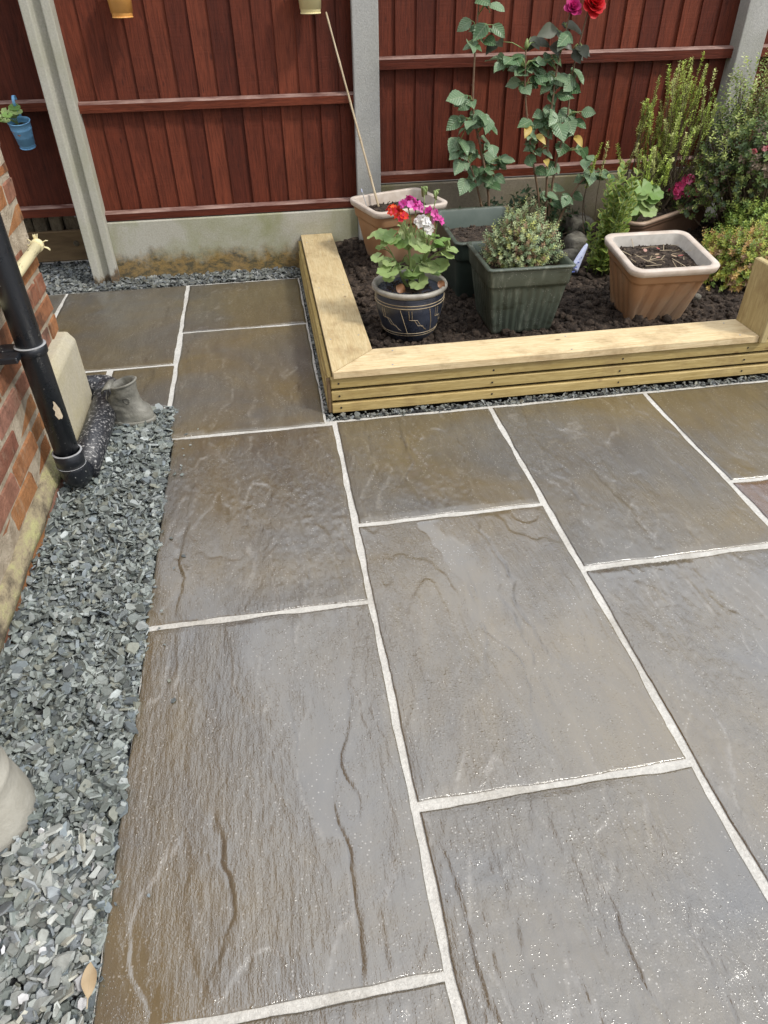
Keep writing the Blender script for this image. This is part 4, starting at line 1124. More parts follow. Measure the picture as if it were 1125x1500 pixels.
# ---- climbing rose
ROSE_L = [(1.105,3.709,1.206),(1.046,3.724,1.219),(1.003,3.780,1.130),(1.053,3.758,1.117),(1.005,3.709,1.067),(1.098,3.743,1.078),(1.007,3.748,0.834),(1.027,3.716,0.756),(1.076,3.773,0.770),(1.100,3.711,0.763),(1.143,3.739,0.725),(0.997,3.752,0.717),(1.006,3.743,0.642),(0.957,3.759,0.650),(1.052,3.774,0.603),(1.125,3.796,0.659),(0.989,3.728,0.568),(1.073,3.765,0.525),(1.160,3.770,0.577),(1.228,3.729,0.573),(1.142,3.700,0.644),(1.227,3.797,0.527),(0.977,3.730,0.615),(1.138,3.731,0.490),(1.204,3.789,0.475),(1.092,3.759,0.487),(1.12,3.76,1.30),(1.00,3.74,1.33),(1.06,3.78,1.40)]
ROSE_R = [(1.397,3.747,1.110),(1.496,3.777,1.124),(1.457,3.703,1.085),(1.437,3.771,1.055),(1.530,3.737,1.028),(1.551,3.709,1.037),(1.443,3.766,1.000),(1.370,3.793,0.987),(1.209,3.721,1.010),(1.139,3.763,1.003),(1.164,3.730,0.984),(1.276,3.774,1.004),(1.256,3.772,0.969),(1.283,3.722,0.884),(1.267,3.783,0.898),(1.370,3.766,0.911),(1.403,3.768,0.932),(1.562,3.782,0.940),(1.314,3.743,0.736),(1.391,3.776,0.773),(1.424,3.788,0.694),(1.446,3.710,0.765),(1.539,3.785,0.757),(1.545,3.739,0.727),(1.601,3.748,0.730),(1.328,3.715,0.688),(1.433,3.770,0.787),(1.530,3.729,0.678),(1.543,3.787,0.621),(1.359,3.728,0.614),(1.443,3.756,0.599),(1.350,3.740,0.575),(1.654,3.761,0.602),(1.702,3.720,0.505),(1.747,3.718,0.483),(1.667,3.775,0.449),(1.490,3.775,0.526),(1.491,3.757,0.384),(1.538,3.792,0.414),(1.566,3.721,0.378),(1.663,3.785,0.358),(1.655,3.717,0.553),(1.360,3.796,1.068),(1.414,3.762,0.881),(1.482,3.761,0.845),(1.470,3.797,0.899),(1.548,3.779,0.870),(1.507,3.779,0.905)]
ROSE_Y = [(1.332,3.722,0.708),(1.390,3.735,0.673),(1.436,3.723,0.568),(1.597,3.728,0.666)]
def spline(pts, n=24):
    P = [Vector(p) for p in pts]; out = []
    for k in range(n):
        t = k / (n - 1) * (len(P) - 1); i = min(int(t), len(P) - 2); f = t - i
        p0, p1, p2, p3 = P[max(i - 1, 0)], P[i], P[i + 1], P[min(i + 2, len(P) - 1)]
        out.append(.5 * ((2 * p1) + (p2 - p0) * f + (2 * p0 - 5 * p1 + 4 * p2 - p3) * f * f + (3 * p1 - p0 - 3 * p2 + p3) * f ** 3))
    return out
rose_leaves = [mesh('leaf', leaf_geo(w, fo, dr, 13, .82, cu, True), M['rose_leaf'], True) for w, fo, dr, cu in ((.34, .22, .18, 1), (.38, .15, .30, -1), (.31, .35, .10, 1), (.36, .10, .05, 1))]
rose_dark = [mesh('leaf', leaf_geo(.34, .25, .25, 6, .82, 1), M['rose_leaf_dark'], True)]
rose_yel = [mesh('leaf', leaf_geo(.30, .3, .3, 6, .82, 1), M['leaf_yellow'], True)]
def rose(name, label, stems, centres, yellow=(), dark_above=9, loc=(1.3, 3.76, .13), seed=1):
    t = thing(name, label, 'rose', loc)
    rg = np.random.default_rng(seed)
    lines = []
    for s in stems:
        pl = spline(s)
        lines += pl
        part(t, 'stem', tube(pl, [.0075 - .0045 * k / 23 for k in range(24)], 8), M['red_stem'], True)
        th = []
        for k in range(14):
            q = pl[rg.integers(2, 22)]; a = rg.uniform(0, 6.28)
            th.append(tube([q, q + Vector((math.cos(a) * .013, math.sin(a) * .013, -.003))], [.0022, .0002], 4))
        part(t, 'thorns', merge(th), M['red_stem'], kind='stuff')
    tw = []
    centres = list(centres) + [(c[0] + rg.normal(0, .045), c[1] + rg.normal(0, .03), c[2] + rg.normal(0, .035)) for c in centres if rg.random() < .38]
    for q, c in enumerate(list(centres) + list(yellow)):
        c = Vector(c)
        near = min(lines, key=lambda p: (p - c).length + abs(p.z - (c.z - .05)) * .4)
        out = c - near
        out = Vector((out.x, out.y - .02, 0))
        if out.length < .03: out = Vector((rg.normal(), -.6, 0))
        out.normalize()
        yl = q >= len(centres)
        me = rose_yel[0] if yl else (rose_dark[0] if c.z > dark_above and rg.random() < .75 else rose_leaves[rg.integers(0, 4)])
        for e in range(1 if yl else (3 if rg.random() < .62 else 2)):
            s = rg.uniform(.068, .106) * (1 if e == 0 else .80) * (.75 if yl else 1)
            ang = rg.normal(0, .35) + (0, 1.15, -1.15)[e]
            d = Matrix.Rotation(ang, 3, 'Z') @ out + Vector((0, -.12, rg.uniform(-.75, .05)))
            d.normalize()
            n = Vector((rg.normal(0, .35), -.62 + rg.normal(0, .25), .72))
            b = c - d * s * .35 - (out * .030 if e else Vector()) + Vector(rg.normal(0, .006, 3))
            put_leaf(t, me, b, d, n, s)
            if (near - b).length < .26:
                mid = (near + b) * .5 + Vector((0, 0, .012))
                tw.append(tube([near, mid, b], [.0024, .0019, .0013], 5))
    part(t, 'leaf_stalks', merge(tw), M['green_stem'], True, kind='stuff')
    return t
rose('climbing_rose', 'slender rose stem with sparse leaves, left of the flowering rose', [[(1.17, 3.76, .10), (1.159, 3.76, .384), (1.096, 3.76, .635), (1.046, 3.76, .802), (1.040, 3.76, 1.078), (1.048, 3.76, 1.28), (1.06, 3.78, 1.45)], [(1.18, 3.77, .10), (1.13, 3.77, .33), (1.06, 3.75, .52), (.98, 3.74, .66)]], ROSE_L, (), 9, (1.17, 3.76, .13), 3)
rz = rose('climbing_rose', 'tall leafy rose bush carrying the magenta and red blooms', [[(1.49, 3.77, .10), (1.477, 3.76, .357), (1.446, 3.76, .667), (1.447, 3.76, .817), (1.451, 3.76, .959), (1.471, 3.76, 1.094), (1.478, 3.75, 1.180)],
    [(1.51, 3.78, .10), (1.508, 3.78, .35), (1.514, 3.78, .55), (1.543, 3.78, .721), (1.539, 3.78, .927), (1.567, 3.76, 1.17), (1.571, 3.745, 1.19)],
    [(1.48, 3.78, .10), (1.44, 3.77, .36), (1.36, 3.76, .62), (1.30, 3.75, .86), (1.278, 3.74, 1.06)], [(1.52, 3.77, .12), (1.60, 3.75, .36), (1.67, 3.74, .47), (1.74, 3.73, .50)]], ROSE_R, ROSE_Y, 1.02, (1.49, 3.77, .13), 5)
def bloom(par, c, r, col, n=26, seed=0, face=(0, -.7, .55)):
    rg = np.random.default_rng(seed); gs, cs = [], []
    up = Vector(face).normalized(); B = basis(up, frame_of(up)[0])
    for k in range(n):
        f = k / n
        a = k * 2.4; tilt = R(80 - 75 * f)                       # inner petals upright, outer ones open
        V, F = petal_geo(.52, .35 - .5 * f)
        Mx = Matrix.Translation(c) @ B.to_4x4() @ Matrix.Rotation(a, 4, 'Z') @ Matrix.Translation((r * .10 * f, 0, r * .25 * (1 - f))) @ Matrix.Rotation(-tilt, 4, 'Y') @ Matrix.Scale(r * (.55 + .5 * f), 4)
        gs.append(xf((V, F), Mx)); cs.append(np.tile(np.array(col) * rg.uniform(.7, 1.2), (len(V), 1)))
    g = merge(gs)
    return part(par, 'flower', g, M['petal'], True, col=np.clip(np.concatenate(cs), 0, 1))
bloom(rz, Vector((1.480, 3.735, 1.192)), .042, (.56, .03, .20), 24, 1)
bloom(rz, Vector((1.571, 3.730, 1.205)), .060, (.58, .012, .018), 34, 2, (.1, -.6, .45))
bud = part(rz, 'bud', tube([(1.279, 3.738, 1.040), (1.279, 3.737, 1.052), (1.279, 3.736, 1.068), (1.279, 3.736, 1.085)], [.003, .010, .009, .001], 10), M['green_stem'], True)

# ---- geranium in the glazed pot
ger_leaf = [mesh('leaf', kidney_geo(9, .06, .25, .06, p), M['geranium_leaf'], True) for p in (0, 2, 4)]
ger_brown = [mesh('leaf', leaf_geo(.40, .5, .25, 9, .8, 4, True), M['leaf_brown'], True)]
def floret_geo(rg, c, r, up, col):
    gs, cs = [], []
    B = basis(up, frame_of(up)[0]).to_4x4(); a0 = rg.uniform(0, 6.28)
    for k in range(5):
        V, F = petal_geo(.42, .12, 3)
        Mx = Matrix.Translation(c) @ B @ Matrix.Rotation(a0 + k * 1.2566, 4, 'Z') @ Matrix.Rotation(-.25, 4, 'Y') @ Matrix.Scale(r, 4)
        gs.append(xf((V, F), Mx)); cs.append(np.tile(np.array(col) * rg.uniform(.85, 1.15), (len(V), 1)))
    return gs, cs
def flower_head(par, c, r, cols, n=12, seed=0, fr=.018, name='flower_head'):
    rg = np.random.default_rng(seed); gs, cs = [], []
    for k in range(n):
        d = Vector(rg.normal(size=3)); d.z = abs(d.z) * .8 + .1; d.y -= .35; d.normalize()
        a, b = floret_geo(rg, Vector(c) + d * r, fr * rg.uniform(.8, 1.15), d, cols[k % len(cols)])
        gs += a; cs += b
    return part(par, name, merge(gs), M['petal'], True, col=np.clip(np.concatenate(cs), 0, 1))
ger = thing('geranium', 'geranium with red, pink and white flowers in the blue pot', 'flower', (0.545, 2.775, .30))
GER = [(0.412,2.759,0.443),(0.444,2.708,0.399),(0.513,2.757,0.506),(0.473,2.765,0.516),(0.438,2.798,0.517),(0.565,2.745,0.506),(0.576,2.693,0.487),(0.652,2.764,0.469),(0.684,2.719,0.446),(0.548,2.794,0.404),(0.497,2.744,0.396),(0.552,2.743,0.379),(0.595,2.817,0.393),(0.617,2.745,0.396),(0.663,2.739,0.401),(0.572,2.719,0.346),(0.458,2.757,0.422),(0.664,2.703,0.512),(0.531,2.767,0.533),(0.641,2.819,0.498)]
rg = np.random.default_rng(9)
stalks = []
root = Vector((0.545, 2.785, .30))
hub = [Vector((.50, 2.78, .40)), Vector((.55, 2.80, .43)), Vector((.60, 2.78, .40)), Vector((.54, 2.77, .47))]
for h in hub:
    stalks.append(tube(spline([root + (h - root) * .05, (root + h) / 2 + Vector((rg.normal(0, .01), 0, 0)), h], 8), [.0065, .006, .006, .0055, .005, .005, .005, .0045], 8))
extra = [(c[0] + rg.normal(0, .025), c[1] + rg.uniform(.01, .09), c[2] + rg.normal(0, .03)) for c in GER]
for q, c in enumerate(GER + extra):
    c = Vector(c); h = min(hub, key=lambda v: (v - c).length)
    o_ = (c - Vector((.545, 2.79, .36))); o_.normalize()
    n = (o_ * .55 + Vector((rg.normal(0, .25), -.25 + rg.normal(0, .2), .75)))
    d = Vector((o_.x, o_.y, -.15 + rg.normal(0, .2)))
    s = rg.uniform(.028, .047) * (1 if q < 20 else .85)
    put_leaf(ger, ger_leaf[q % 3], c, d, n, s)
    stalks.append(tube(spline([h, (h + c) / 2 + Vector((0, 0, .018)), c], 7), .0021, 6))
for c, s in (((.475, 2.69, .352), .030), ((.648, 2.70, .355), .026)):
    put_leaf(ger, ger_brown[0], c, (rg.normal(), -.3, -.8), (0, -.9, .3), s * 1.5)
FL = [((0.475, 2.744, .610), .026, [(.72, .06, .015), (.74, .10, .02), (.60, .02, .04)], 11), ((0.505, 2.735, .590), .024, [(.70, .05, .015), (.66, .02, .06)], 9), ((0.532, 2.755, .632), .030, [(.72, .09, .42), (.66, .05, .35), (.74, .16, .50)], 13),
      ((0.562, 2.76, .622), .022, [(.70, .12, .46), (.74, .2, .52)], 8), ((0.622, 2.755, .600), .020, [(.72, .14, .44), (.68, .06, .36)], 6), ((0.646, 2.745, .570), .017, [(.68, .08, .38), (.72, .22, .48)], 5),
      ((0.582, 2.725, .572), .023, [(.80, .78, .76), (.78, .78, .80)], 9), ((0.606, 2.720, .548), .018, [(.80, .78, .76)], 6)]
for k, (c, r, cols, n) in enumerate(FL):
    flower_head(ger, c, r, cols, n, 20 + k, .017)
    h = hub[3] if c[0] < .58 else hub[2]
    stalks.append(tube(spline([h, (h + Vector(c)) / 2 + Vector((.01, -.01, 0)), Vector(c)], 7), .0024, 6))
for p in ((.69, 2.74, .475), (.60, 2.78, .66), (.645, 2.78, .645)):
    p = Vector(p)
    part(ger, 'bud', merge([tube([p + Vector(rg.normal(0, .006, 3)), p + Vector(rg.normal(0, .006, 3)) + Vector((0, -.004, .022)), p + Vector((rg.normal(0, .006), -.004, .034))], [.003, .0055, .001], 7) for _ in range(5)]), M['green_stem'], True)
    stalks.append(tube(spline([hub[2], (hub[2] + p) / 2, p], 6), .002, 6))
part(ger, 'stalks', merge(stalks), M['green_stem'], True)

# ---- grey-green shrub in the ribbed planter
sh = thing('small_shrub', 'dense grey green shrub with tiny leaves in the ribbed planter', 'shrub', (1.02, 2.80, .37))
rg = np.random.default_rng(21)
n = 900
a = rg.uniform(0, 6.28, n); e = np.arccos(rg.uniform(-.05, 1, n)); rr = rg.uniform(.45, 1.0, n) ** .6
lump = .82 + .36 * vnoise(a * 1.6 + 3, e * 3, 4)
D = np.stack([np.cos(a) * np.sin(e), np.sin(a) * np.sin(e), np.cos(e)], -1)
P = np.array([1.015, 2.80, .385]) + D * np.array([.170, .150, .205]) * (rr * lump)[:, None]
pal = [(.27, .34, .15), (.34, .41, .22), (.21, .29, .15), (.40, .45, .24), (.30, .38, .22), (.46, .48, .16), (.26, .17, .10)]
g, C = leaf_cloud(*(lambda t: (t[0], t[1], t[2], t[3]))(T := sprigs(rg, P - D * .02, D + np.array([0, -.1, .5]) + rg.normal(0, .25, (n, 3)), rg.uniform(.022, .045, n), 11, .0140, pal, 1, 0, .7)), TINY[0], TINY[1], T[4])
part(sh, 'foliage', g, M['leaf_vary'], col=C, kind='stuff')
tw = []
for k in range(150):
    p = Vector(P[k]); b = Vector((1.015 + rg.normal(0, .03), 2.80 + rg.normal(0, .03), .36))
    tw.append(tube([b, (b + p) / 2 + Vector((0, 0, -.012)), p], [.0028, .002, .001], 4))
part(sh, 'twigs', merge(tw), M['woody_stem'], kind='stuff')

# ---- variegated evergreen
eu = thing('variegated_shrub', 'upright shrub with yellow edged green leaves left of the trough', 'shrub', (1.66, 3.30, .13))
rg = np.random.default_rng(33)
EV = leaf_geo(.33, .2, .15, 4, .85)
tf = np.array([[f[0], f[1], f[2]] for f in EV[1]] + [[f[0], f[2], f[3]] for f in EV[1]])
rimw = np.array([0.0 if (k % 3 == 1 and k not in (1, 13)) else 1.0 for k in range(15)])
Ps, Ds, Ns, Ss, Cs, tw = [], [], [], [], [], []
for k in range(26):
    b = np.array([1.625 + rg.normal(0, .038), 3.30 + rg.normal(0, .045), .13])
    hgt = rg.uniform(.16, .47) * (1 if abs(b[0] - 1.625) < .06 else .7)
    tp = b + np.array([rg.normal(.01, .035), rg.normal(-.03, .04), hgt])
    tw.append(tube([b, (b + tp) / 2 + rg.normal(0, .01, 3), tp], [.004, .003, .0015], 5))
    m = int(hgt / .022)
    for q in range(m):
        f = (q + 1) / m
        p = b + (tp - b) * f
        a = q * 1.571 + rg.normal(0, .3)
        for s in (0, math.pi):
            d = np.array([math.cos(a + s), math.sin(a + s), .45 + .7 * f])
            Ps.append(p); Ds.append(d); Ns.append(np.array([0, -.25, 1.0]) + rg.normal(0, .25, 3)); Ss.append(rg.uniform(.026, .044)); Cs.append(np.array([(.06, .15, .03), (.09, .20, .035), (.13, .25, .05)][rg.integers(0, 3)]))
g, C = leaf_cloud(np.array(Ps), np.array(Ds), np.array(Ns), np.array(Ss), EV[0], tf, np.array(Cs), (np.array([.52, .52, .12]), rimw * .62))
part(eu, 'foliage', g, M['leaf_vary'], True, col=C, kind='stuff')
part(eu, 'stems', merge(tw), M['green_stem'], True)

# ---- young geraniums in the trough
yg = thing('geranium', 'young plant with round bright green leaves at the left end of the trough', 'plant', (1.89, 3.54, .28))
KD = [(1.850,3.524,0.410),(1.875,3.509,0.428),(1.924,3.527,0.382),(1.951,3.525,0.404),(1.923,3.496,0.354),(1.864,3.517,0.362),(1.878,3.513,0.459),(1.961,3.532,0.425),(1.823,3.495,0.369),(1.91,3.55,.43)]
stalks = []
rg = np.random.default_rng(2)
for q, c in enumerate(KD):
    c = Vector(c); n = Vector((rg.normal(0, .25), -.5, .85)); d = Vector((c.x - 1.89, -.25, -.2))
    put_leaf(yg, ger_leaf[q % 3], c, d, n, rg.uniform(.040, .058))
    stalks.append(tube(spline([Vector((1.89, 3.55, .27)), (Vector((1.89, 3.55, .27)) + c) / 2 + Vector((0, 0, .02)), c], 7), .0024, 6))
part(yg, 'stalks', merge(stalks), M['green_stem'], True)
pg = thing('geranium', 'bright pink flowers at the right end of the trough', 'flower', (2.23, 3.74, .28))
stalks = []
for q, (c, r) in enumerate((((2.16, 3.69, .375), .026), ((2.205, 3.70, .352), .022), ((2.235, 3.70, .43), .028), ((2.285, 3.71, .365), .024), ((2.19, 3.70, .40), .020))):
    flower_head(pg, c, r, [(.66, .06, .20), (.72, .16, .30), (.60, .04, .14)], 8, 70 + q, .020)
    stalks.append(tube([(2.23, 3.74, .27), Vector(c)], .0024, 6))
for q in range(7):
    c = Vector((2.22 + rg.normal(0, .06), 3.73 + rg.normal(0, .03), .32 + rg.uniform(0, .06)))
    put_leaf(pg, ger_leaf[q % 3], c, (rg.normal(), -.4, -.1), (rg.normal(0, .3), -.4, .8), rg.uniform(.018, .030))
    stalks.append(tube([(2.23, 3.74, .27), c], .002, 5))
part(pg, 'stalks', merge(stalks), M['green_stem'], True)

# ---- tall heather with upright yellow-green spires
ht = thing('tree_heather', 'tall heather with upright yellow green spires against the fence', 'shrub', (2.08, 3.78, .14))
TOPS = [(1.950,3.656,0.490),(1.909,3.706,0.610),(1.960,3.770,0.798),(1.925,3.640,0.830),(1.989,3.686,0.951),(2.078,3.727,0.959),(2.130,3.762,0.968),(2.207,3.780,0.987),(2.159,3.643,0.950),(2.267,3.706,0.825),(2.041,3.761,0.674),(1.998,3.628,0.727),(2.059,3.714,0.802),(2.068,3.648,0.839),(2.169,3.743,0.854),(2.229,3.770,0.759),(2.023,3.706,0.557),(2.046,3.621,0.665),(2.108,3.630,0.722),(2.242,3.687,0.784),(1.735,3.756,0.609),(1.725,3.658,0.636),(1.815,3.727,0.610),(1.683,3.685,0.570)]
rg = np.random.default_rng(8)
spall = [(.48, .60, .12), (.56, .66, .17), (.40, .52, .10), (.62, .66, .26)]
Q = [[], [], [], [], []]; tw = []
tops = list(TOPS) + [(t[0] + rg.normal(0, .035), t[1] + rg.normal(0, .05), t[2] - abs(rg.normal(0, .10))) for t in TOPS[:20] for _ in range(7)]
for q, t_ in enumerate(tops):
    t_ = np.array(t_)
    b = np.array([2.06 + (t_[0] - 2.06) * .55 + rg.normal(0, .02), 3.80 + rg.normal(0, .03), .18])
    if t_[0] < 1.86: b = np.array([t_[0] + .03, t_[1] + .04, .16])
    mid = (b + t_) / 2 + np.array([rg.normal(0, .045) + .02, rg.normal(0, .03), -.02])
    pl = spline([b, mid, t_], 20)
    tw.append(tube(pl, [.0035 - .0025 * k / 19 for k in range(20)], 4))
    L = rg.uniform(.12, .22) if q < 24 else rg.uniform(.06, .15)
    pts = []; acc = 0; k = 19
    while k > 0 and acc < L:
        pts.append((pl[k], (pl[k] - pl[k - 1]))); acc += (pl[k] - pl[k - 1]).length; k -= 1
    base_c = np.array(spall[rg.integers(0, 4)]) * rg.uniform(.8, 1.15)
    for (p, d) in pts:
        dn = np.array(d.normalized())
        P0 = np.tile(np.array(p), (3, 1)) - dn * np.array([0, .011, .022])[:, None]
        a, b_, c_, s_, _ = sprigs(rg, P0, np.tile(dn, (3, 1)), np.full(3, .016), 7, .0150, spall, 1, 0, .74)
        cc = np.clip(base_c * rg.uniform(.55, 1.3, (len(a), 1)), 0, 1); s_ = s_ * rg.uniform(.5, 1.25, len(s_))
        for lst, v_ in zip(Q, (a, b_, c_, s_, cc)): lst.append(v_)
g, C = leaf_cloud(*[np.concatenate(x) for x in Q[:4]], TINY[0], TINY[1], np.concatenate(Q[4]))
part(ht, 'spires', g, M['leaf_vary'], col=C, kind='stuff')
part(ht, 'branches', merge(tw), M['woody_stem'])

def bush(name, label, c, rad, n, leaves, size, pal, seed, cat='shrub', up=.5, L=(.03, .07), stems=40, inner=.35):
    t = thing(name, label, cat, (c[0], c[1], .13))
    rg = np.random.default_rng(seed)
    a = rg.uniform(0, 6.28, n); e = np.arccos(rg.uniform(-.35, 1, n)); rr = inner + (1 - inner) * rg.random(n) ** .55
    D = np.stack([np.cos(a) * np.sin(e), np.sin(a) * np.sin(e), np.cos(e)], -1)
    lump = .72 + .5 * fbm(a * 1.9 + seed, e * 2.6, seed, 3)
    P = np.array(c) + D * np.array(rad) * (rr * lump)[:, None]
    P = P[P[:, 2] > .13]; P = P[P[:, 1] < 4.02]
    m = len(P); D = (P - np.array(c)) / np.array(rad)
    T = sprigs(rg, P, D + np.array([0, -.15, up]) + rg.normal(0, .3, (m, 3)), rg.uniform(*L, m), leaves, size, pal, 1, 0, .7)
    g, C = leaf_cloud(T[0], T[1], T[2], T[3], TINY[0], TINY[1], T[4])
    part(t, 'foliage', g, M['leaf_vary'], col=C, kind='stuff')
    tw = []
    for k in range(min(stems, m)):
        p = P[k]; b = np.array([c[0] + rg.normal(0, .04), c[1] + rg.normal(0, .04), .12])
        tw.append(tube([b, (b + p) / 2 + np.array([0, 0, -.03]) + rg.normal(0, .015, 3), p], [.006, .004, .0015], 5))
    part(t, 'branches', merge(tw), M['woody_stem'])
    return t
DG = [(.36, .42, .12), (.09, .14, .035), (.13, .19, .05), (.06, .10, .035), (.21, .27, .07), (.31, .36, .10), (.10, .15, .07), (.14, .10, .06)]
bush('evergreen_bush', 'large dark needled bush in the right corner of the bed', (2.60, 3.66, .42), (.44, .32, .42), 1900, 10, .019, DG, 12, L=(.04, .09), stems=130)
fb = bush('flowering_bush', 'small leaved bush with a few pink flowers at the right edge', (2.52, 3.42, .56), (.22, .18, .22), 420, 9, .026, [(.12, .18, .06), (.19, .27, .08), (.14, .20, .10), (.20, .15, .10)], 14, L=(.03, .07), stems=60)
for q, c in enumerate(((2.337, 3.28, .655), (2.290, 3.30, .64), (2.40, 3.27, .70), (2.36, 3.30, .80), (2.42, 3.26, .60))):
    flower_head(fb, c, .010, [(.55, .12, .17), (.60, .25, .26)], 4, 90 + q, .013, 'flower')
wisp = bush('wispy_shrub', 'pale wispy shoots in front of the lichen spotted post', (2.58, 3.72, .70), (.30, .18, .30), 420, 8, .019, [(.30, .38, .10), (.20, .28, .07), (.40, .46, .14), (.52, .54, .28)], 15, up=1.0, L=(.05, .10), stems=60, inner=.1)
bush('golden_heath', 'low mound of yellow green and orange foliage by the tall end board', (2.25, 3.06, .18), (.28, .20, .180), 1200, 11, .019, [(.26, .33, .06), (.34, .39, .07), (.42, .42, .08), (.46, .32, .09), (.40, .24, .09), (.26, .16, .08), (.16, .24, .05), (.30, .38, .07)], 16, L=(.03, .06), stems=60)
bush('green_heath', 'fresh green feathery foliage behind the golden mound', (2.46, 3.32, .22), (.22, .16, .20), 600, 10, .020, [(.14, .22, .05), (.20, .30, .06), (.27, .36, .07), (.36, .43, .09)], 17, L=(.03, .07), stems=40)
bush('leafy_undergrowth', 'dark low leaves at the foot of the roses', (1.36, 3.86, .20), (.36, .12, .15), 150, 5, .040, [(.035, .075, .035), (.05, .10, .04), (.075, .12, .05)], 18, L=(.04, .08), stems=60)

# ---- stones, plant tag, fallen leaf
def rock(label, c, r, seed):
    iv, jf = ico()
    rg = np.random.default_rng(seed)
    V = [iv]; 
    me = mesh('rock', (iv, jf), M['grey_rock'])
    o = link('rock', me)
    import bmesh
    bm_ = bmesh.new(); bm_.from_mesh(me); bmesh.ops.subdivide_edges(bm_, edges=bm_.edges, cuts=2, use_grid_fill=True)
    for v in bm_.verts:
        d = v.co.normalized()
        k = (.50 + .8 * float(fbm(d.x * 2.6 + seed, d.y * 2.6 + d.z * 2.1, seed, 3))) / (abs(d.x) ** 5 + abs(d.y) ** 5 + abs(d.z) ** 5) ** .2
        v.co = Vector((d.x * r[0], d.y * r[1], d.z * r[2])) * k
    bm_.to_mesh(me); bm_.free()
    o.location = c; o.rotation_euler = (0, 0, rg.uniform(0, 3))
    return tag(o, label, 'rock', 'stones at the back of the bed')
rock('larger grey stone beside the yellow edged shrub', (1.62, 3.62, .17), (.075, .06, .05), 1)
rock('low grey stone in front of the larger stone', (1.53, 3.47, .15), (.055, .05, .04), 2)
rock('brownish stone against the gravel board behind the shrub', (1.72, 3.86, .19), (.085, .06, .06), 3)
rock('pale pebble on the soil left of the tan planter', (1.335, 2.60, .118), (.016, .013, .011), 4)
rock('round dark stone on the soil right of the tan planter', (1.90, 2.86, .135), (.026, .022, .018), 5)
pt = thing('plant_tag', 'white and blue plant tag stuck in the soil beside the ribbed planter', 'plant tag', (1.475, 3.24, .14))
tgp = []
for q in np.linspace(0, 1, 9):
    w = .021 * (1 - q) ** .6 + .003
    x, z = 1.455 + .062 * q ** 1.1, .165 + .115 * q
    tgp.append([(x - w * .75, 3.235 + .03 * q, z + w * .5), (x + w * .75, 3.225 + .03 * q, z - w * .5), (x + w * .75, 3.2265 + .03 * q, z - w * .5 + .001), (x - w * .75, 3.2365 + .03 * q, z + w * .5 + .001)])
part(pt, 'tag', rings(tgp), M['white_plastic'], True)
pr = []
for k in range(4):
    x, z = 1.447 + k * .013, .160 + k * .020
    pr.append(cbox((x - .012 + .004 * k, 3.219 + .006 * k, z), (x + .010 - .002 * k, 3.2215 + .006 * k, z + .007), .0008))
part(pt, 'print', merge(pr), M['print_blue'])
fl = thing('fallen_leaf', 'dry tan leaf lying on the slate beside the nearest slab', 'leaf', (-0.432, 0.51, .022))
fl.rotation_euler = (0.2, 0.1, R(96))
V, F = leaf_geo(.20, .6, .1, 8, .9, 2)
part(fl, 'blade', (V * .062 - np.array([.03, 0, 0]), F), leafy('dry_leaf', use_attr=False, c1=(.46, .34, .20), c2=(.50, .38, .24), transl=.15), True, local=True)
part(fl, 'stalk', tube([(-.045, 0, .002), (-.03, 0, 0), (.028, 0, -.004)], .0011, 5), M['cane'], local=True)

# ---- hanging buckets
def bucket(label, c, r0, r1, h, hook_y, rail_z, mat, tilt=0.0, rust=False):
    t = thing('hanging_bucket', label, 'bucket', c)
    t.rotation_euler = (tilt, 0, 0)
    part(t, 'pail', lathe([(0, 0), (r0 - .002, 0), (r0, .002), (r0 + (r1 - r0) * .35, h * .35), (r0 + (r1 - r0) * .70 + .0015, h * .70), (r0 + (r1 - r0) * .72 + .003, h * .72), (r0 + (r1 - r0) * .74 + .0015, h * .74), (r1, h - .004), (r1 + .003, h - .003), (r1 + .003, h), (r1 - .001, h), (r1 - .003, h - .01), (r0 + .004, .02), (0, .018)], 40), M[mat], True, local=True)
    part(t, 'base_rim', tube([(r0 * math.cos(a), r0 * math.sin(a), .003) for a in np.linspace(0, 2 * math.pi, 30)], .0028, 6, False), M[mat], True, local=True)
    zt = rail_z - c[2] + .016; yb = hook_y - c[1]
    pl = spline([(0, r1 - .001, h - .025), (0, r1 + .004, h + .02), (0, yb - .012, zt - .03), (0, yb - .006, zt - .006), (0, yb + .012, zt + .004), (0, yb + .032, zt - .004), (0, yb + .036, zt - .022)], 22)
    part(t, 'hook', rings([[(p.x - .0065, p.y - .0012, p.z), (p.x + .0065, p.y - .0012, p.z), (p.x + .0065, p.y + .0016, p.z + .0010), (p.x - .0065, p.y + .0016, p.z + .0010)] for p in pl]), M[mat], local=True)
    part(t, 'potting_soil', lathe([(r1 - .004, h - .028), (0.001, h - .022)], 20), M['soil'], local=True)
    if rust:
        for (a, z) in ((-100, .085), (-135, .098)):
            q = [((r0 + (r1 - r0) * z / h + .0008) * math.cos(R(a + 11 * math.cos(b))), (r0 + (r1 - r0) * z / h + .0008) * math.sin(R(a + 11 * math.cos(b))), z + .012 * math.sin(b)) for b in np.linspace(0, 6.28, 12, endpoint=False)]
            part(t, 'rust_mark', (np.array(q), [list(range(12))]), M['rust_spot'], local=True)
    return t
bucket('light blue metal bucket hooked over the far left fence rail', (-1.176, 4.215, .650), .037, .052, .128, 4.258, .851, 'blue_enamel', R(14), True)
bucket('orange metal bucket at the top edge, above the left fence panel', (-0.548, 4.000, 1.188), .044, .060, .15, 4.058, 1.407, 'orange_enamel')
bucket('pale yellow metal bucket at the top edge beside the smooth post', (0.303, 4.000, 1.186), .046, .062, .15, 4.058, 1.407, 'yellow_enamel')
hp = thing('trailing_plant', 'small leafy plant spilling from the light blue bucket', 'plant', (-1.19, 4.19, .76))
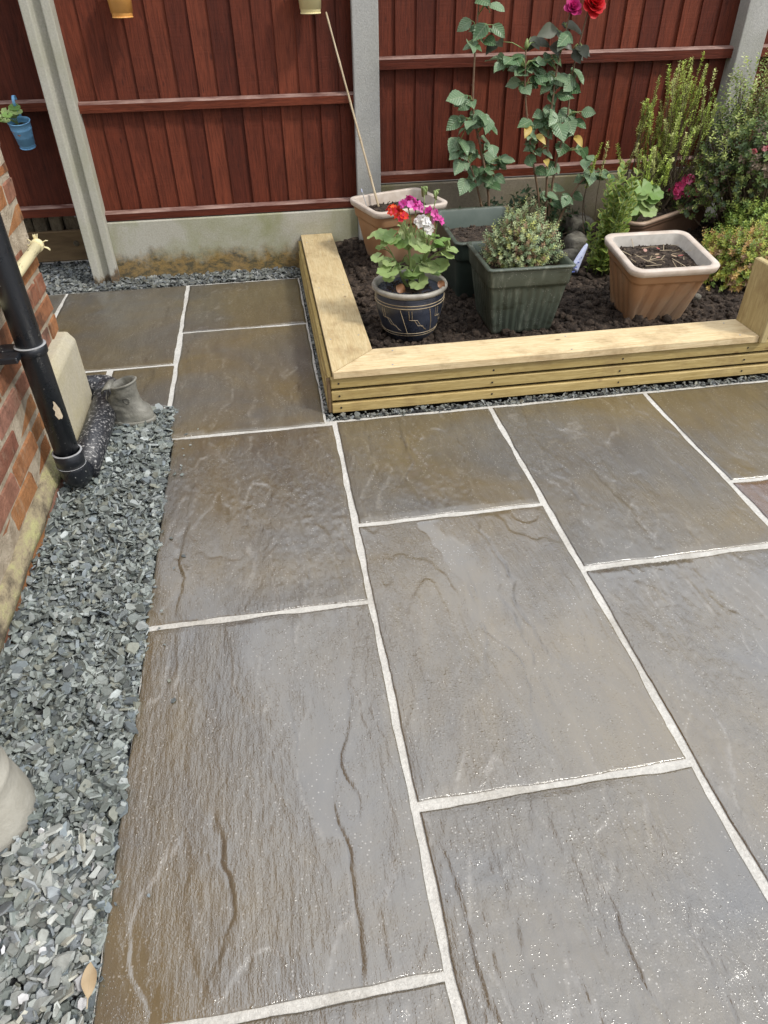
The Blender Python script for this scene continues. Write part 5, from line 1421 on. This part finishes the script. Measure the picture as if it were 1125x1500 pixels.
rg = np.random.default_rng(6)
for q in range(15):
    c = Vector((-1.225 + rg.normal(0, .035), 4.17 + rg.normal(0, .03), .800 + rg.normal(0, .020)))
    put_leaf(hp, ger_leaf[q % 3], c, (c.x + 1.18, -.4, -.2), (rg.normal(0, .4), -.5, .7), rg.uniform(.018, .030))
part(hp, 'stalks', merge([tube([(-1.185, 4.195, .755), (-1.21 + rg.normal(0, .02), 4.18, .80)], .0022, 5) for _ in range(6)]), M['green_stem'])

# ================================================================== sub-parts and groups
def nest(owner, rules):
    """pieces that belong to one part of a thing go one level deeper (all parts share the thing's origin)"""
    kids = list(owner.children)
    base = lambda o: o.name.split('.')[0]
    for sub, host in rules.items():
        hosts = [k for k in kids if base(k) == host]
        subs = [k for k in kids if base(k) == sub]
        for i, k in enumerate(subs):
            h = hosts[i] if len(hosts) == len(subs) else hosts[0]
            k.parent = h
GROUPS = {'fence_panel': 'fence panels along the back', 'concrete_post': 'concrete fence posts', 'gravel_board': 'gravel boards under the fence', 'square_planter': 'square plastic planters in the bed',
          'hanging_bucket': 'metal buckets hung on the fence', 'climbing_rose': 'roses against the fence', 'geranium': 'geraniums in pots'}
for o in list(COL.objects):
    if o.parent is not None: continue
    n = o.name.split('.')[0]
    if n in GROUPS: o['group'] = GROUPS[n]
    if n == 'fence_panel': nest(o, {'worn_lit_edge': 'rail'})
    elif n == 'drain_pipe': nest(o, {'flaked_patch': 'downpipe', 'collar_highlight': 'collar', 'clip_highlight': 'pipe_clip', 'clip_arm': 'pipe_clip', 'drain_collar': 'drain_run'})
    elif n == 'glazed_pot': nest(o, {'gold_line': 'pot_body', 'soil_crumbs': 'potting_soil'})
    elif n in ('square_planter', 'trough_planter'): nest(o, {'soil_crumbs': 'potting_soil', 'petal': 'potting_soil', 'straw': 'potting_soil'})
    elif n == 'boot_planter': nest(o, {'cuff': 'boot_body', 'eyelet': 'boot_body', 'tongue': 'boot_body', 'lace': 'boot_body', 'dark_inside': 'boot_body'})
    elif n == 'hanging_bucket': nest(o, {'base_rim': 'pail', 'rust_mark': 'pail'})
    elif n == 'cream_pipe': nest(o, {'end_band': 'pipe', 'frayed_strands': 'pipe'})
    elif n == 'plant_tag': nest(o, {'print': 'tag'})
    elif n == 'bamboo_cane': nest(o, {'node': 'stem'})
    elif n == 'timber_board': nest(o, {'knot': 'plank'})
    elif n == 'climbing_rose': nest(o, {'thorns': 'stem'})
    elif n == 'raised_bed':
        fs = [k for k in o.children if k.name.split('.')[0] == 'slat']; fc = [k for k in o.children if k.name.split('.')[0] == 'cap_board']
        for i, k in enumerate([k for k in o.children if k.name.split('.')[0] == 'nail']): k.parent = fs[(i % 3) * 2]
        for i, k in enumerate([k for k in o.children if k.name.split('.')[0] == 'screw']): k.parent = fc[0 if i < 6 else 1]
